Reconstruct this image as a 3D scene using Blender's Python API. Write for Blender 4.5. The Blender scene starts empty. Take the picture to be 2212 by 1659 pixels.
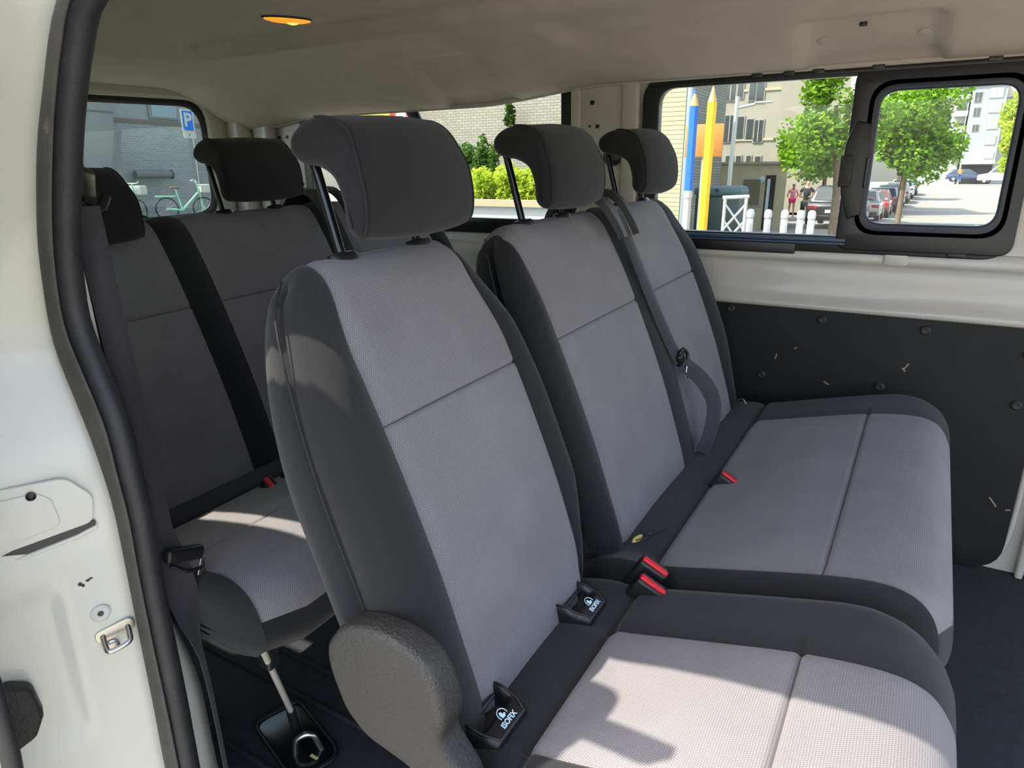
import bpy, bmesh, math, random
from mathutils import Vector, Matrix
random.seed(7)
S = bpy.context.scene
COL = S.collection

# ------------------------------------------------------------------ camera
# frame of the van: X forward, Y towards the far side, Z up, origin near the second row
cam_d = bpy.data.cameras.new('camera')
cam = bpy.data.objects.new('camera', cam_d); COL.objects.link(cam)
cam_d.sensor_fit = 'HORIZONTAL'; cam_d.sensor_width = 36.0
cam_d.lens = 1473.87 / 2212 * 36.0
cam_d.clip_start = 0.02; cam_d.clip_end = 600
RI = Vector((0.85883434, 0.51183504, -0.02069958)); UP = Vector((-0.14751675, 0.28581881, 0.94686135)); FW = Vector((-0.49055315, 0.8101435, -0.32097525))
cam.matrix_world = Matrix(((RI.x, UP.x, -FW.x, 0.39622), (RI.y, UP.y, -FW.y, -1.22041), (RI.z, UP.z, -FW.z, 1.05224), (0, 0, 0, 1)))
S.camera = cam

# ------------------------------------------------------------------ sky, sun, exposure
SUN_DIR = Vector((1.5, 1.0, -2.5)).normalized()
w = bpy.data.worlds.new('sky'); S.world = w; w.use_nodes = True
nt = w.node_tree; nt.nodes.clear()
sky = nt.nodes.new('ShaderNodeTexSky'); sky.sky_type = 'NISHITA'; sky.sun_disc = False
sky.sun_elevation = math.asin(-SUN_DIR.z); sky.sun_rotation = math.atan2(-SUN_DIR.x, -SUN_DIR.y)
sky.air_density = 1.0; sky.dust_density = 2.5; sky.ozone_density = 0.8
bgn = nt.nodes.new('ShaderNodeBackground'); bgn.inputs[1].default_value = 0.80
wo = nt.nodes.new('ShaderNodeOutputWorld')
hs = nt.nodes.new('ShaderNodeHueSaturation'); hs.inputs['Saturation'].default_value = 0.72
nt.links.new(sky.outputs[0], hs.inputs['Color']); nt.links.new(hs.outputs[0], bgn.inputs[0]); nt.links.new(bgn.outputs[0], wo.inputs[0])
sd = bpy.data.lights.new('sun', 'SUN'); sd.energy = 12.0; sd.angle = math.radians(0.55); sd.color = (1.0, 0.93, 0.80)
sun = bpy.data.objects.new('sun', sd); COL.objects.link(sun)
sun.rotation_euler = SUN_DIR.to_track_quat('-Z', 'Y').to_euler()
S.view_settings.view_transform = 'Standard'; S.view_settings.look = 'None'
S.view_settings.exposure = -0.12; S.view_settings.gamma = 1.0; S.view_settings.use_curve_mapping = False

# ------------------------------------------------------------------ materials
def srgb(r, g, b):
    f = lambda c: (c / 255 / 12.92) if c / 255 <= .04045 else ((c / 255 + .055) / 1.055) ** 2.4
    return (f(r), f(g), f(b), 1)
MATS = {}
def mat(name, rgb, rough=.6, metal=0., noise=0., nscale=40., bump=0., bscale=200., spec=.5, coat=0., sheen=0., second=None):
    if name in MATS: return MATS[name]
    m = bpy.data.materials.new(name); m.use_nodes = True
    N, L = m.node_tree.nodes, m.node_tree.links
    p = N['Principled BSDF']; c = srgb(*rgb)
    p.inputs['Base Color'].default_value = c; p.inputs['Roughness'].default_value = rough
    p.inputs['Metallic'].default_value = metal; p.inputs['Specular IOR Level'].default_value = spec
    p.inputs['Coat Weight'].default_value = coat; p.inputs['Sheen Weight'].default_value = sheen
    tc = N.new('ShaderNodeTexCoord')
    if noise > 0:
        n = N.new('ShaderNodeTexNoise'); n.inputs['Scale'].default_value = nscale; n.inputs['Detail'].default_value = 5
        L.new(tc.outputs['Object'], n.inputs['Vector'])
        r = N.new('ShaderNodeValToRGB'); r.color_ramp.elements[0].position = .3; r.color_ramp.elements[1].position = .7
        lo = srgb(*second) if second else tuple(x * (1 - noise) for x in c[:3]) + (1,)
        r.color_ramp.elements[0].color = lo
        r.color_ramp.elements[1].color = c if second else tuple(min(1, x * (1 + noise)) for x in c[:3]) + (1,)
        L.new(n.outputs['Fac'], r.inputs['Fac']); L.new(r.outputs['Color'], p.inputs['Base Color'])
    if bump > 0:
        n2 = N.new('ShaderNodeTexNoise'); n2.inputs['Scale'].default_value = bscale; n2.inputs['Detail'].default_value = 3
        L.new(tc.outputs['Object'], n2.inputs['Vector'])
        b = N.new('ShaderNodeBump'); b.inputs['Strength'].default_value = bump; b.inputs['Distance'].default_value = .002
        L.new(n2.outputs['Fac'], b.inputs['Height']); L.new(b.outputs['Normal'], p.inputs['Normal'])
    MATS[name] = m; return m
def emis(name, rgb, k):
    m = mat(name, rgb); p = m.node_tree.nodes['Principled BSDF']
    p.inputs['Emission Color'].default_value = srgb(*rgb); p.inputs['Emission Strength'].default_value = k; return m
def glass(name, tint, gloss=.05, rough=0.0):
    m = bpy.data.materials.new(name); m.use_nodes = True; N, L = m.node_tree.nodes, m.node_tree.links
    N.clear(); o = N.new('ShaderNodeOutputMaterial'); t = N.new('ShaderNodeBsdfTransparent'); t.inputs[0].default_value = tint
    g = N.new('ShaderNodeBsdfGlossy'); g.inputs['Roughness'].default_value = rough
    x = N.new('ShaderNodeMixShader'); x.inputs[0].default_value = gloss
    L.new(t.outputs[0], x.inputs[1]); L.new(g.outputs[0], x.inputs[2]); L.new(x.outputs[0], o.inputs[0])
    MATS[name] = m; return m
def fabric(name, hi, lo, pitch, depth, rough=.9, twill=True):
    """woven cloth: a grid of small raised bumps laid out in the UV map (metres)"""
    m = bpy.data.materials.new(name); m.use_nodes = True; N, L = m.node_tree.nodes, m.node_tree.links
    p = N['Principled BSDF']; p.inputs['Roughness'].default_value = rough; p.inputs['Specular IOR Level'].default_value = .2
    p.inputs['Sheen Weight'].default_value = .12; p.inputs['Sheen Roughness'].default_value = .5
    uv = N.new('ShaderNodeUVMap'); sp = N.new('ShaderNodeSeparateXYZ'); L.new(uv.outputs[0], sp.inputs[0])
    def mth(op, a, b=None):
        n = N.new('ShaderNodeMath'); n.operation = op
        for i, v in enumerate((a, b)):
            if v is None: continue
            if isinstance(v, (int, float)): n.inputs[i].default_value = v
            else: L.new(v, n.inputs[i])
        return n.outputs[0]
    k = 2 * math.pi / pitch
    row = mth('MULTIPLY', sp.outputs[1], k)
    shift = mth('MULTIPLY', mth('FLOOR', mth('DIVIDE', sp.outputs[1], pitch)), math.pi) if twill else 0.0
    su = mth('SINE', mth('ADD', mth('MULTIPLY', sp.outputs[0], k), shift)); sv = mth('ABSOLUTE', mth('SINE', mth('MULTIPLY', row, .5)))
    h = mth('MULTIPLY', mth('ADD', mth('MULTIPLY', su, .5), .5), sv)
    nz = N.new('ShaderNodeTexNoise'); nz.inputs['Scale'].default_value = 9; nz.inputs['Detail'].default_value = 6; L.new(uv.outputs[0], nz.inputs['Vector'])
    f = mth('ADD', mth('MULTIPLY', h, .8), mth('MULTIPLY', mth('SUBTRACT', nz.outputs['Fac'], .5), .5))
    r = N.new('ShaderNodeValToRGB'); r.color_ramp.elements[0].color = srgb(*lo); r.color_ramp.elements[1].color = srgb(*hi)
    r.color_ramp.elements[0].position = .02; r.color_ramp.elements[1].position = .75
    L.new(f, r.inputs['Fac']); L.new(r.outputs['Color'], p.inputs['Base Color'])
    b = N.new('ShaderNodeBump'); b.inputs['Strength'].default_value = .7; b.inputs['Distance'].default_value = depth
    L.new(h, b.inputs['Height']); L.new(b.outputs['Normal'], p.inputs['Normal'])
    MATS[name] = m; return m

GREY = fabric('grey_woven_cloth', (140, 136, 137), (102, 99, 101), .0029, .0005)
BLACK = mat('black_knit_cloth', (34, 34, 35), .92, noise=.10, nscale=900, bump=.35, bscale=1500, spec=.15, sheen=.14)
PLAST = mat('black_grained_plastic', (36, 35, 34), .5, bump=.9, bscale=330)
SMOOTHP = mat('black_smooth_plastic', (22, 22, 24), .38)
GLOSSBLK = mat('gloss_black_steel', (20, 20, 22), .18)
RUBBER = mat('black_rubber_seal', (40, 40, 43), .5, noise=.18, nscale=25, bump=.25, bscale=600)
FELT = mat('beige_headliner_felt', (181, 171, 159), .95, noise=.05, nscale=14, bump=.3, bscale=700, spec=.1)
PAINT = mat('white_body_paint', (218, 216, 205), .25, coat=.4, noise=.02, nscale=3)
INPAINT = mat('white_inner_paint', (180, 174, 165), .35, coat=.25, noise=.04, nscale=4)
BOARD = mat('black_hardboard', (22, 22, 22), .62, noise=.25, nscale=9, bump=.2, bscale=300, spec=.3)
CARPET = mat('black_floor_mat', (34, 36, 39), .85, noise=.3, nscale=60, bump=.6, bscale=350)
WEBBING = fabric('seat_belt_webbing', (62, 61, 65), (46, 45, 49), .0022, .0004, .6)
RED = mat('red_buckle_plastic', (205, 25, 40), .35)
STEEL = mat('bare_steel', (190, 188, 182), .3, metal=1.0, noise=.1, nscale=50)
DARKSTEEL = mat('dark_steel', (70, 70, 72), .4, metal=.8)
PRINT = mat('pale_print', (200, 225, 240), .5)
FOAM = mat('yellow_seat_foam', (205, 180, 105), .95, noise=.1)
GLASS = glass('window_glass', (.93, .96, .94, 1), .02)
TINT = glass('tinted_rear_glass', (.70, .76, .74, 1), .03)

# ------------------------------------------------------------------ helpers
def tag(o, label=None, cat=None, group=None, kind=None):
    if label: o['label'] = label
    if cat: o['category'] = cat
    if group: o['group'] = group
    if kind: o['kind'] = kind
    return o
def thing(name, loc, label, cat, group=None, kind=None, mw=None):
    o = bpy.data.objects.new(name, None); COL.objects.link(o); o.empty_display_size = .05
    if mw is not None: o.matrix_world = mw
    else: o.location = loc
    return tag(o, label, cat, group, kind)
def origin_of(parent):
    v = Vector((0, 0, 0)); p = parent
    while p is not None:
        v += p.matrix_basis.translation; p = p.parent
    return v
def mesh(name, verts, faces, m, parent=None, local=False, smooth=True, uvs=None, recalc=True):
    """link one mesh; verts are van coordinates unless local"""
    off = Vector((0, 0, 0)) if (local or parent is None) else origin_of(parent)
    me = bpy.data.meshes.new(name)
    me.from_pydata([tuple(Vector(v) - off) for v in verts], [], faces)
    if recalc:
        bm = bmesh.new(); bm.from_mesh(me); bmesh.ops.recalc_face_normals(bm, faces=bm.faces); bm.to_mesh(me); bm.free()
    if uvs is not None:
        ul = me.uv_layers.new(name='UVMap')
        for lp in me.loops: ul.data[lp.index].uv = uvs[lp.vertex_index]
    if smooth:
        me.polygons.foreach_set('use_smooth', [True] * len(me.polygons))
    me.materials.append(m); me.update()
    o = bpy.data.objects.new(name, me); COL.objects.link(o)
    if parent is not None: o.parent = parent
    return o
def from_bm(name, bm, m, parent=None, local=False, smooth=False, angle=None):
    off = Vector((0, 0, 0)) if (local or parent is None) else origin_of(parent)
    bmesh.ops.recalc_face_normals(bm, faces=bm.faces)
    for v in bm.verts: v.co -= off
    me = bpy.data.meshes.new(name); bm.to_mesh(me); bm.free(); me.materials.append(m)
    if smooth:
        me.polygons.foreach_set('use_smooth', [True] * len(me.polygons))
        if angle: me.set_sharp_from_angle(angle=math.radians(angle))
    o = bpy.data.objects.new(name, me); COL.objects.link(o)
    if parent is not None: o.parent = parent
    return o
def rounded_box(bm, size, centre=(0, 0, 0), r=.004, seg=3, mw=None):
    g = bmesh.ops.create_cube(bm, size=1.0); vs = g['verts']
    bmesh.ops.scale(bm, vec=size, verts=vs)
    if r > 0:
        es = list({e for v in vs for e in v.link_edges})
        q = bmesh.ops.bevel(bm, geom=es, offset=min(r, min(size) * .49), segments=seg, profile=.5, affect='EDGES')
        vs = list({v for f in q['faces'] for v in f.verts} | {v for v in vs if v.is_valid})
    m4 = Matrix.Translation(centre) if mw is None else mw
    bmesh.ops.transform(bm, matrix=m4, verts=vs)
def box(name, size, centre, m, parent=None, r=.004, rot=None, local=False, seg=3):
    bm = bmesh.new(); M4 = Matrix.Translation(centre)
    if rot is not None: M4 = M4 @ rot
    rounded_box(bm, size, r=r, seg=seg, mw=M4)
    return from_bm(name, bm, m, parent, local, smooth=r > 0, angle=40)
def catmull(pts, n, closed=False):
    P = [Vector(p) for p in pts]; out = []; k = len(P); segs = k if closed else k - 1
    for i in range(segs):
        p0 = P[(i - 1) % k] if closed or i > 0 else P[0] * 2 - P[1]; p1 = P[i]; p2 = P[(i + 1) % k]
        p3 = P[(i + 2) % k] if closed or i + 2 < k else P[-1] * 2 - P[-2]
        for j in range(n):
            t = j / n
            out.append(.5 * ((2 * p1) + (p2 - p0) * t + (2 * p0 - 5 * p1 + 4 * p2 - p3) * t * t + (3 * p1 - p0 - 3 * p2 + p3) * t ** 3))
    if not closed: out.append(P[-1].copy())
    return out
def resample(pts, n, closed=True):
    P = list(pts) + ([pts[0]] if closed else []); L = [0.]
    for a, b in zip(P, P[1:]): L.append(L[-1] + (b - a).length)
    out = []; j = 0; cnt = n if closed else n - 1
    for i in range(n):
        d = L[-1] * i / cnt
        while j < len(L) - 2 and L[j + 1] < d: j += 1
        f = (d - L[j]) / max(1e-9, L[j + 1] - L[j]); out.append(P[j].lerp(P[j + 1], min(1, max(0, f))))
    return out
def tube(name, pts, r, m, parent=None, n=12, local=False, rad=None, cap=True):
    P = [Vector(p) for p in pts]; V = []; F = []; up = Vector((0, 0, 1)); prev = None
    for i, p in enumerate(P):
        t = (P[min(i + 1, len(P) - 1)] - P[max(i - 1, 0)]).normalized()
        if prev is None:
            u = t.cross(up) if abs(t.z) < .95 else t.cross(Vector((1, 0, 0)))
        else: u = prev - t * prev.dot(t)
        u.normalize(); prev = u; v = t.cross(u); rr = rad[i] if rad else r
        for k in range(n):
            a = 2 * math.pi * k / n; V.append(p + u * (rr * math.cos(a)) + v * (rr * math.sin(a)))
    for i in range(len(P) - 1):
        for k in range(n):
            F.append((i * n + k, i * n + (k + 1) % n, (i + 1) * n + (k + 1) % n, (i + 1) * n + k))
    if cap: F.append(tuple(range(n))[::-1]); F.append(tuple((len(P) - 1) * n + k for k in range(n)))
    o = mesh(name, V, F, m, parent, local); o.data.set_sharp_from_angle(angle=math.radians(50)); return o
def lathe(name, prof, m, parent=None, mw=None, n=24, local=False):
    """prof: (radius, height) pairs round local Z, placed by mw"""
    mw = mw or Matrix.Identity(4); V = []; F = []
    for r, h in prof:
        for k in range(n):
            a = 2 * math.pi * k / n; V.append(mw @ Vector((r * math.cos(a), r * math.sin(a), h)))
    for i in range(len(prof) - 1):
        for k in range(n): F.append((i * n + k, i * n + (k + 1) % n, (i + 1) * n + (k + 1) % n, (i + 1) * n + k))
    F.append(tuple(range(n))[::-1]); F.append(tuple((len(prof) - 1) * n + k for k in range(n)))
    o = mesh(name, V, F, m, parent, local); o.data.set_sharp_from_angle(angle=math.radians(40)); return o
def rpoly(pts, r, n=6):
    """polygon with rounded corners; r a number or one per corner"""
    out = []; k = len(pts)
    for i in range(k):
        p = Vector(pts[i]); a = Vector(pts[i - 1]) - p; b = Vector(pts[(i + 1) % k]) - p
        ri = r[i] if isinstance(r, (list, tuple)) else r
        if ri <= 0: out.append(p); continue
        la, lb = a.length, b.length; a.normalize(); b.normalize(); ang = a.angle(b)
        d = min(ri / math.tan(ang / 2), la * .49, lb * .49); A = p + a * d; B = p + b * d
        for j in range(n + 1):
            t = j / n; out.append(A * ((1 - t) ** 2) + p * (2 * t * (1 - t)) + B * (t * t))
    return out
def rrect(x0, x1, z0, z1, r): return rpoly([(x0, z0), (x1, z0), (x1, z1), (x0, z1)], r)
def plate(name, outer, holes, t, mw, m, parent=None, bevel=0., local=False, smooth=False):
    """flat shape with holes, extruded by thickness t about its plane, in local XY of mw"""
    cu = bpy.data.curves.new(name, 'CURVE'); cu.dimensions = '2D'; cu.fill_mode = 'BOTH'; cu.extrude = max(t / 2 - bevel, 1e-5)
    cu.bevel_depth = bevel; cu.bevel_resolution = 2
    for poly in [outer] + list(holes):
        sp = cu.splines.new('POLY'); sp.points.add(len(poly) - 1); sp.use_cyclic_u = True
        for i, p in enumerate(poly): sp.points[i].co = (p[0], p[1], 0, 1)
    tmp = bpy.data.objects.new(name + '_tmp', cu); COL.objects.link(tmp)
    dg = bpy.context.evaluated_depsgraph_get(); me = bpy.data.meshes.new_from_object(tmp.evaluated_get(dg))
    bpy.data.objects.remove(tmp); bpy.data.curves.remove(cu)
    bm = bmesh.new(); bm.from_mesh(me); bpy.data.meshes.remove(me)
    bmesh.ops.remove_doubles(bm, verts=bm.verts, dist=1e-6); bmesh.ops.transform(bm, matrix=mw, verts=bm.verts)
    return from_bm(name, bm, m, parent, local, smooth=smooth or bevel > 0, angle=35)
def text_mesh(name, body, size, mw, m, parent, local=False, extrude=.0003, bold=0.):
    cu = bpy.data.curves.new(name, 'FONT'); cu.body = body; cu.size = size; cu.align_x = 'CENTER'; cu.align_y = 'CENTER'; cu.extrude = extrude; cu.offset = bold
    cu.resolution_u = 3
    tmp = bpy.data.objects.new(name + '_tmp', cu); COL.objects.link(tmp)
    dg = bpy.context.evaluated_depsgraph_get(); me = bpy.data.meshes.new_from_object(tmp.evaluated_get(dg))
    bpy.data.objects.remove(tmp); bpy.data.curves.remove(cu)
    bm = bmesh.new(); bm.from_mesh(me); bpy.data.meshes.remove(me); bmesh.ops.transform(bm, matrix=mw, verts=bm.verts)
    return from_bm(name, bm, m, parent, local)
def frame(o, x, y):
    """matrix whose local X, Y run along x, y and whose origin is o"""
    x = Vector(x).normalized(); y = Vector(y); y = (y - x * y.dot(x)).normalized(); z = x.cross(y); o = Vector(o)
    return Matrix(((x.x, y.x, z.x, o.x), (x.y, y.y, z.y, o.y), (x.z, y.z, z.z, o.z), (0, 0, 0, 1)))
XZ = lambda y: frame((0, y, 0), (1, 0, 0), (0, 0, 1))     # local XY -> van XZ plane at Y
YZ = lambda x: frame((x, 0, 0), (0, 1, 0), (0, 0, 1))
def sm(t): t = min(1., max(0., t)); return t * t * (3 - 2 * t)
def hump(v, a, b, w): return sm((v - a) / w) * sm((b - v) / w)

def pad(prof, M, to3d, segs, rr, parent, cls, names, bulge=None, groove=None, edge_g=.004):
    """upholstered body: a closed side profile carried across the seat, edges rolled in, split into one mesh per class"""
    C = resample(catmull([Vector((a, b)) for a, b in prof], 12, True), M, True)
    nrm = []
    for i in range(M):
        t = (C[(i + 1) % M] - C[i - 1]).normalized(); nrm.append(Vector((t.y, -t.x)))
    arc = [0.]
    for i in range(1, M): arc.append(arc[-1] + (C[i] - C[i - 1]).length)
    cols = []
    for si, s in enumerate(segs):
        W = abs(s['yb'](0, .2) - s['ya'](0, .2)); fr = []
        first, last = si == 0, si == len(segs) - 1
        if first and last:
            fr = [rr / W * (1 - math.cos(math.radians(x))) for x in range(0, 91, 15)]; mid = [fr[-1] + (1 - 2 * fr[-1]) * k / 10 for k in range(1, 10)]
            fr = fr + mid + [1 - f for f in fr[::-1]]
        elif first or last:
            e = [min(.95, rr / W) * (1 - math.cos(math.radians(x))) for x in range(0, 91, 15)]; n = s.get('n', 4)
            fr = e + [e[-1] + (1 - e[-1]) * k / n for k in range(1, n + 1)]
            if last: fr = [1 - f for f in fr[::-1]]
        else: fr = [k / s['n'] for k in range(s['n'] + 1)]
        if si > 0: fr = fr[1:]
        for f in fr: cols.append((si, f))
    V = []; UV = []; nc = len(cols)
    for ci, (si, f) in enumerate(cols):
        s = segs[si]
        inner_edge = (0 < ci < nc - 1) and (f >= .9999) and si < len(segs) - 1
        for i in range(M):
            a, b = C[i]; ya, yb = s['ya'](a, b), s['yb'](a, b); y = ya + (yb - ya) * f
            y0, y1 = segs[0]['ya'](a, b), segs[-1]['yb'](a, b); d = min(abs(y - y0), abs(y1 - y)); off = 0.
            if d < rr: off -= rr * (1 - math.sqrt(max(0, 1 - ((rr - d) / rr) ** 2)))
            if bulge: off += bulge(si, f, a, b, nrm[i])
            if groove: off -= groove(si, f, a, b, y, nrm[i])
            if inner_edge: off -= edge_g
            q = C[i] + nrm[i] * off
            V.append(to3d(q.x, q.y, y)); UV.append((y, arc[i]))
    groups = {k: [] for k in names}
    for ci in range(nc - 1):
        si = cols[ci + 1][0]
        for i in range(M):
            j = (i + 1) % M; am = (C[i] + C[j]) * .5
            groups[cls(si, am.x, am.y, nrm[i])].append((ci * M + i, ci * M + j, (ci + 1) * M + j, (ci + 1) * M + i))
    objs = {}
    cap = [tuple(range(M)), tuple((nc - 1) * M + i for i in range(M))]
    for k, (nm, m) in names.items():
        fs = groups[k] + (cap if k == 'side' else [])
        if not fs: continue
        used = sorted({v for f in fs for v in f}); mp = {v: i for i, v in enumerate(used)}
        # faces run consistently outward already
        objs[k] = mesh(nm, [V[v] for v in used], [tuple(mp[v] for v in f) for f in fs], m, parent, uvs=[UV[v] for v in used], recalc=(k == 'side'))
        if k != 'side':
            me = objs[k].data; me.flip_normals() if FLIP else None
    return objs
FLIP = True
# ================================================================== the van shell
FZ = -.04
floor = tag(box('floor', (3.6, 1.62, .04), (-.4, 0, FZ - .02), CARPET, r=0), 'black carpeted van floor under the seats', 'floor', kind='structure')
# moulded ribs of the floor covering in front of the third row
for k, y in enumerate((-.70, -.62, -.46, -.38)):
    tube('floor_rib', [(-.95, y, FZ + .001), (-.5, y, FZ + .001), (-.2, y, FZ + .001)], .006, CARPET, floor, 8)

def ceil_z(x, y):
    ay = abs(y)
    z = 1.350 + .040 * hump(y, -.36, .34, .06) * sm((x + 1.72) / .10)
    s = sm((ay - .36) / .44); z -= (.094 + .038 * sm((-.45 - x) / .5)) * s * s + .02 * s
    z -= .05 * sm((-1.62 - x) / .5)
    if y > 0:
        z += .02 * hump(x, .07, .375, .02) * hump(y, .58, .80, .035)
        z += .024 * hump(x, -1.05, -.77, .02) * hump(y, .55, .80, .035)
    z -= .022 * hump(x, -.80, -.42, .10) * hump(y, .34, .62, .10)
    return z
NX, NY = 170, 90; V = []; F = []
for i in range(NX + 1):
    for j in range(NY + 1):
        x = -2.12 + 3.5 * i / NX; y = -.80 + 1.60 * j / NY; V.append((x, y, ceil_z(x, y)))
for i in range(NX):
    for j in range(NY):
        a = i * (NY + 1) + j; F.append((a, a + 1, a + NY + 2, a + NY + 1))
nb = len(V)
for (x, y, z) in V[:nb]: V.append((x, y, max(z + .02, 1.42 - .5 * max(0, abs(y) - .6))))
for i in range(NX):
    for j in range(NY):
        a = nb + i * (NY + 1) + j; F.append((a, a + NY + 1, a + NY + 2, a + 1))
ring = [i * (NY + 1) for i in range(NX + 1)] + [NX * (NY + 1) + j for j in range(1, NY + 1)] + [i * (NY + 1) + NY for i in range(NX - 1, -1, -1)] + [j for j in range(NY - 1, 0, -1)]
for k in range(len(ring)):
    a, b = ring[k], ring[(k + 1) % len(ring)]; F.append((a, b, b + nb, a + nb))
ceiling = tag(mesh('ceiling', V, F, FELT), 'beige felt headliner of the van roof', 'ceiling', kind='structure')
# rolled hem of the headliner along the far windows and over the tailgate
tube('headliner_hem', [(x, .797, ceil_z(x, .797) + .004) for x in [-2.1 + 3.4 * k / 60 for k in range(61)]], .009, FELT, ceiling, 10)
tube('headliner_hem', [(-2.112, y, ceil_z(-2.112, y) + .004) for y in [-.79 + 1.58 * k / 40 for k in range(41)]], .009, FELT, ceiling, 10)
tube('headliner_hem', [(x, -.797, ceil_z(x, -.797) + .004) for x in [-2.1 + 3.4 * k / 60 for k in range(61)]], .009, FELT, ceiling, 10)
def ceil_frame(x, y):
    e = .004; n = Vector((-(ceil_z(x + e, y) - ceil_z(x - e, y)) / (2 * e), -(ceil_z(x, y + e) - ceil_z(x, y - e)) / (2 * e), 1)).normalized() * -1
    return frame((x, y, ceil_z(x, y)), (1, 0, -(n.x / n.z)), n.cross(Vector((1, 0, 0))))
for (x, y) in ((.12, .69), (.325, .69), (-.80, .69)):
    lathe('clip_cover', [(.0, .0), (.014, 0.0), (.014, .0015), (.012, .0022), (0.001, .0022)], FELT, ceiling, ceil_frame(x, y) @ Matrix.Diagonal((1, 1, 1, 1)), 20)
box('handle_slot', (.016, .008, .01), (.205, .64, ceil_z(.205, .64) - .002), SMOOTHP, ceiling, r=.002)
# outer roof skin and the gutter over the sliding door
roof = tag(box('roof', (3.6, 1.5, .02), (-.4, 0, 1.46), PAINT, r=.008), 'white painted outer roof skin', 'roof', kind='structure')
for s in (-1, 1):
    box('roof_rail', (3.6, .10, .12), (-.4, s * .80, 1.385), PAINT, roof, r=.03)

# ---- far side wall with its two window openings
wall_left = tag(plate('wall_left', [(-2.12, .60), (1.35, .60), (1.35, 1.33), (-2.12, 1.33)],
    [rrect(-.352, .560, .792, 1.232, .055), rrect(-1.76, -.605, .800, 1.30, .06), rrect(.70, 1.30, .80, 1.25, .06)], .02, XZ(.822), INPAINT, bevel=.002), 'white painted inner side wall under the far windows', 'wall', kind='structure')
def sweep_x(name, prof, xs, m, parent, wob=None):
    V = []; F = []; k = len(prof)
    for x in xs:
        for (y, z) in prof: V.append((x, y + (wob(x, z) if wob else 0), z))
    for i in range(len(xs) - 1):
        for j in range(k - 1): F.append((i * k + j, i * k + j + 1, (i + 1) * k + j + 1, (i + 1) * k + j))
    return mesh(name, V, F, m, parent)
XS = [-2.12 + 3.47 * k / 120 for k in range(121)]
beltprof = [(.815, .792), (.808, .790), (.803, .776), (.800, .760), (.788, .752), (.783, .740), (.780, .72), (.777, .69), (.772, .668), (.764, .655), (.758, .646), (.757, .638), (.762, .631), (.775, .628), (.815, .628)]
beltprof = [tuple(p) for p in catmull([Vector(p) for p in beltprof], 3)]
sweep_x('belt_pressing', beltprof, XS, INPAINT, wall_left, lambda x, z: -.004 * hump(z, .752, .80, .006) * (hump(x, .235, .262, .004) + hump(x, .455, .50, .006)) + .0015 * math.sin(x * 9) * hump(z, .64, .68, .01))
box('pressing_lip', (.055, .012, .03), (.335, .803, .770), INPAINT, wall_left, r=.004)
# lower metal of the side and the post in front of the panel
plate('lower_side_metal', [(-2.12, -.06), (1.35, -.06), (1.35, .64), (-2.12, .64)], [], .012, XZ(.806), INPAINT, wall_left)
tube('panel_rim', catmull([(.700, .79, .60), (.700, .79, .30), (.698, .79, .10), (.685, .79, .02), (.650, .79, -.022), (.60, .79, -.030), (.40, .79, -.032)], 6), .008, INPAINT, wall_left, 10)
for dx, wd in ((.735, .018), (.770, .014), (.83, .05)):
    box('door_post_flange', (wd, .03, .62), (dx, .785, .27), INPAINT, wall_left, r=.006)
lathe('flange_bolt', [(0, 0), (.009, 0), (.009, .004), (.006, .008), (.001, .009)], INPAINT, wall_left, frame((.752, .772, .09), (1, 0, 0), (0, 0, 1)) @ Matrix.Rotation(0, 4, 'X'), 12)
# stubs of the pillar between the two far windows, with its square holes
box('pillar_cover', (.205, .012, .56), (-.478, .806, 1.04), INPAINT, wall_left, r=.005)
box('pillar_ridge', (.05, .012, .52), (-.402, .798, 1.04), INPAINT, wall_left, r=.005)
box('pillar_ridge', (.03, .010, .52), (-.578, .798, 1.04), INPAINT, wall_left, r=.004)
for (x, z, s) in ((-.524, 1.189, .012), (-.506, 1.122, .010)):
    box('square_hole', (s, .004, s), (x, .799, z), SMOOTHP, wall_left, r=.0)
lathe('round_hole', [(0, 0), (.0035, 0), (.0035, .002), (0.0005, .002)], SMOOTHP, wall_left, frame((-.531, .799, 1.123), (1, 0, 0), (0, 0, 1)), 10)
lathe('belt_bolt_cap', [(0, 0), (.028, 0), (.028, .012), (.018, .03), (.002, .034)], SMOOTHP, wall_left, frame((-.452, .797, 1.035), (1, 0, 0), (0, 0, 1)), 20)

# ---- far panel of black hardboard with its plastic rivets
trim = tag(plate('trim_1', rpoly([(-2.08, -.035), (.690, -.035), (.690, .634), (-2.08, .634)], [.01, .085, .005, .01]), [], .006, XZ(.776), BOARD, bevel=.001), 'scuffed black hardboard panel below the far windows', 'trim', kind='structure')
for (x, z) in ((.184, .603), (.428, .600), (-.062, .612), (.040, .425), (.346, .435), (.650, .565), (.648, .434), (-.40, .60), (-.75, .60), (-.35, .43)):
    lathe('rivet', [(0, 0), (.0125, 0), (.012, .004), (.008, .007), (.006, .0065), (.001, .0065)], PLAST, trim, frame((x, .773, z), (1, 0, 0), (0, 0, 1)), 16)
SCUFF = mat('bare_fibre_scuff', (150, 125, 100), .9)
for (x, z, l, a) in ((.075, .485, .016, 1.4), (.125, .515, .008, .6), (.215, .425, .017, -.5), (.205, .36, .013, 1.5), (.40, .50, .018, 1.1), (.395, .49, .012, -.9), (.30, .35, .006, 0), (.645, .165, .03, -.9), (.68, .15, .012, .3)):
    box('scuff', (l, .0008, .0035), (x, .7727, z), SCUFF, trim, r=0, rot=Matrix.Rotation(-a, 4, 'Y'))
box('rust_edge', (.75, .004, .0025), (.31, .7725, .6345), mat('rust', (120, 85, 45), .9, noise=.5, nscale=60), trim, r=0)

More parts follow.
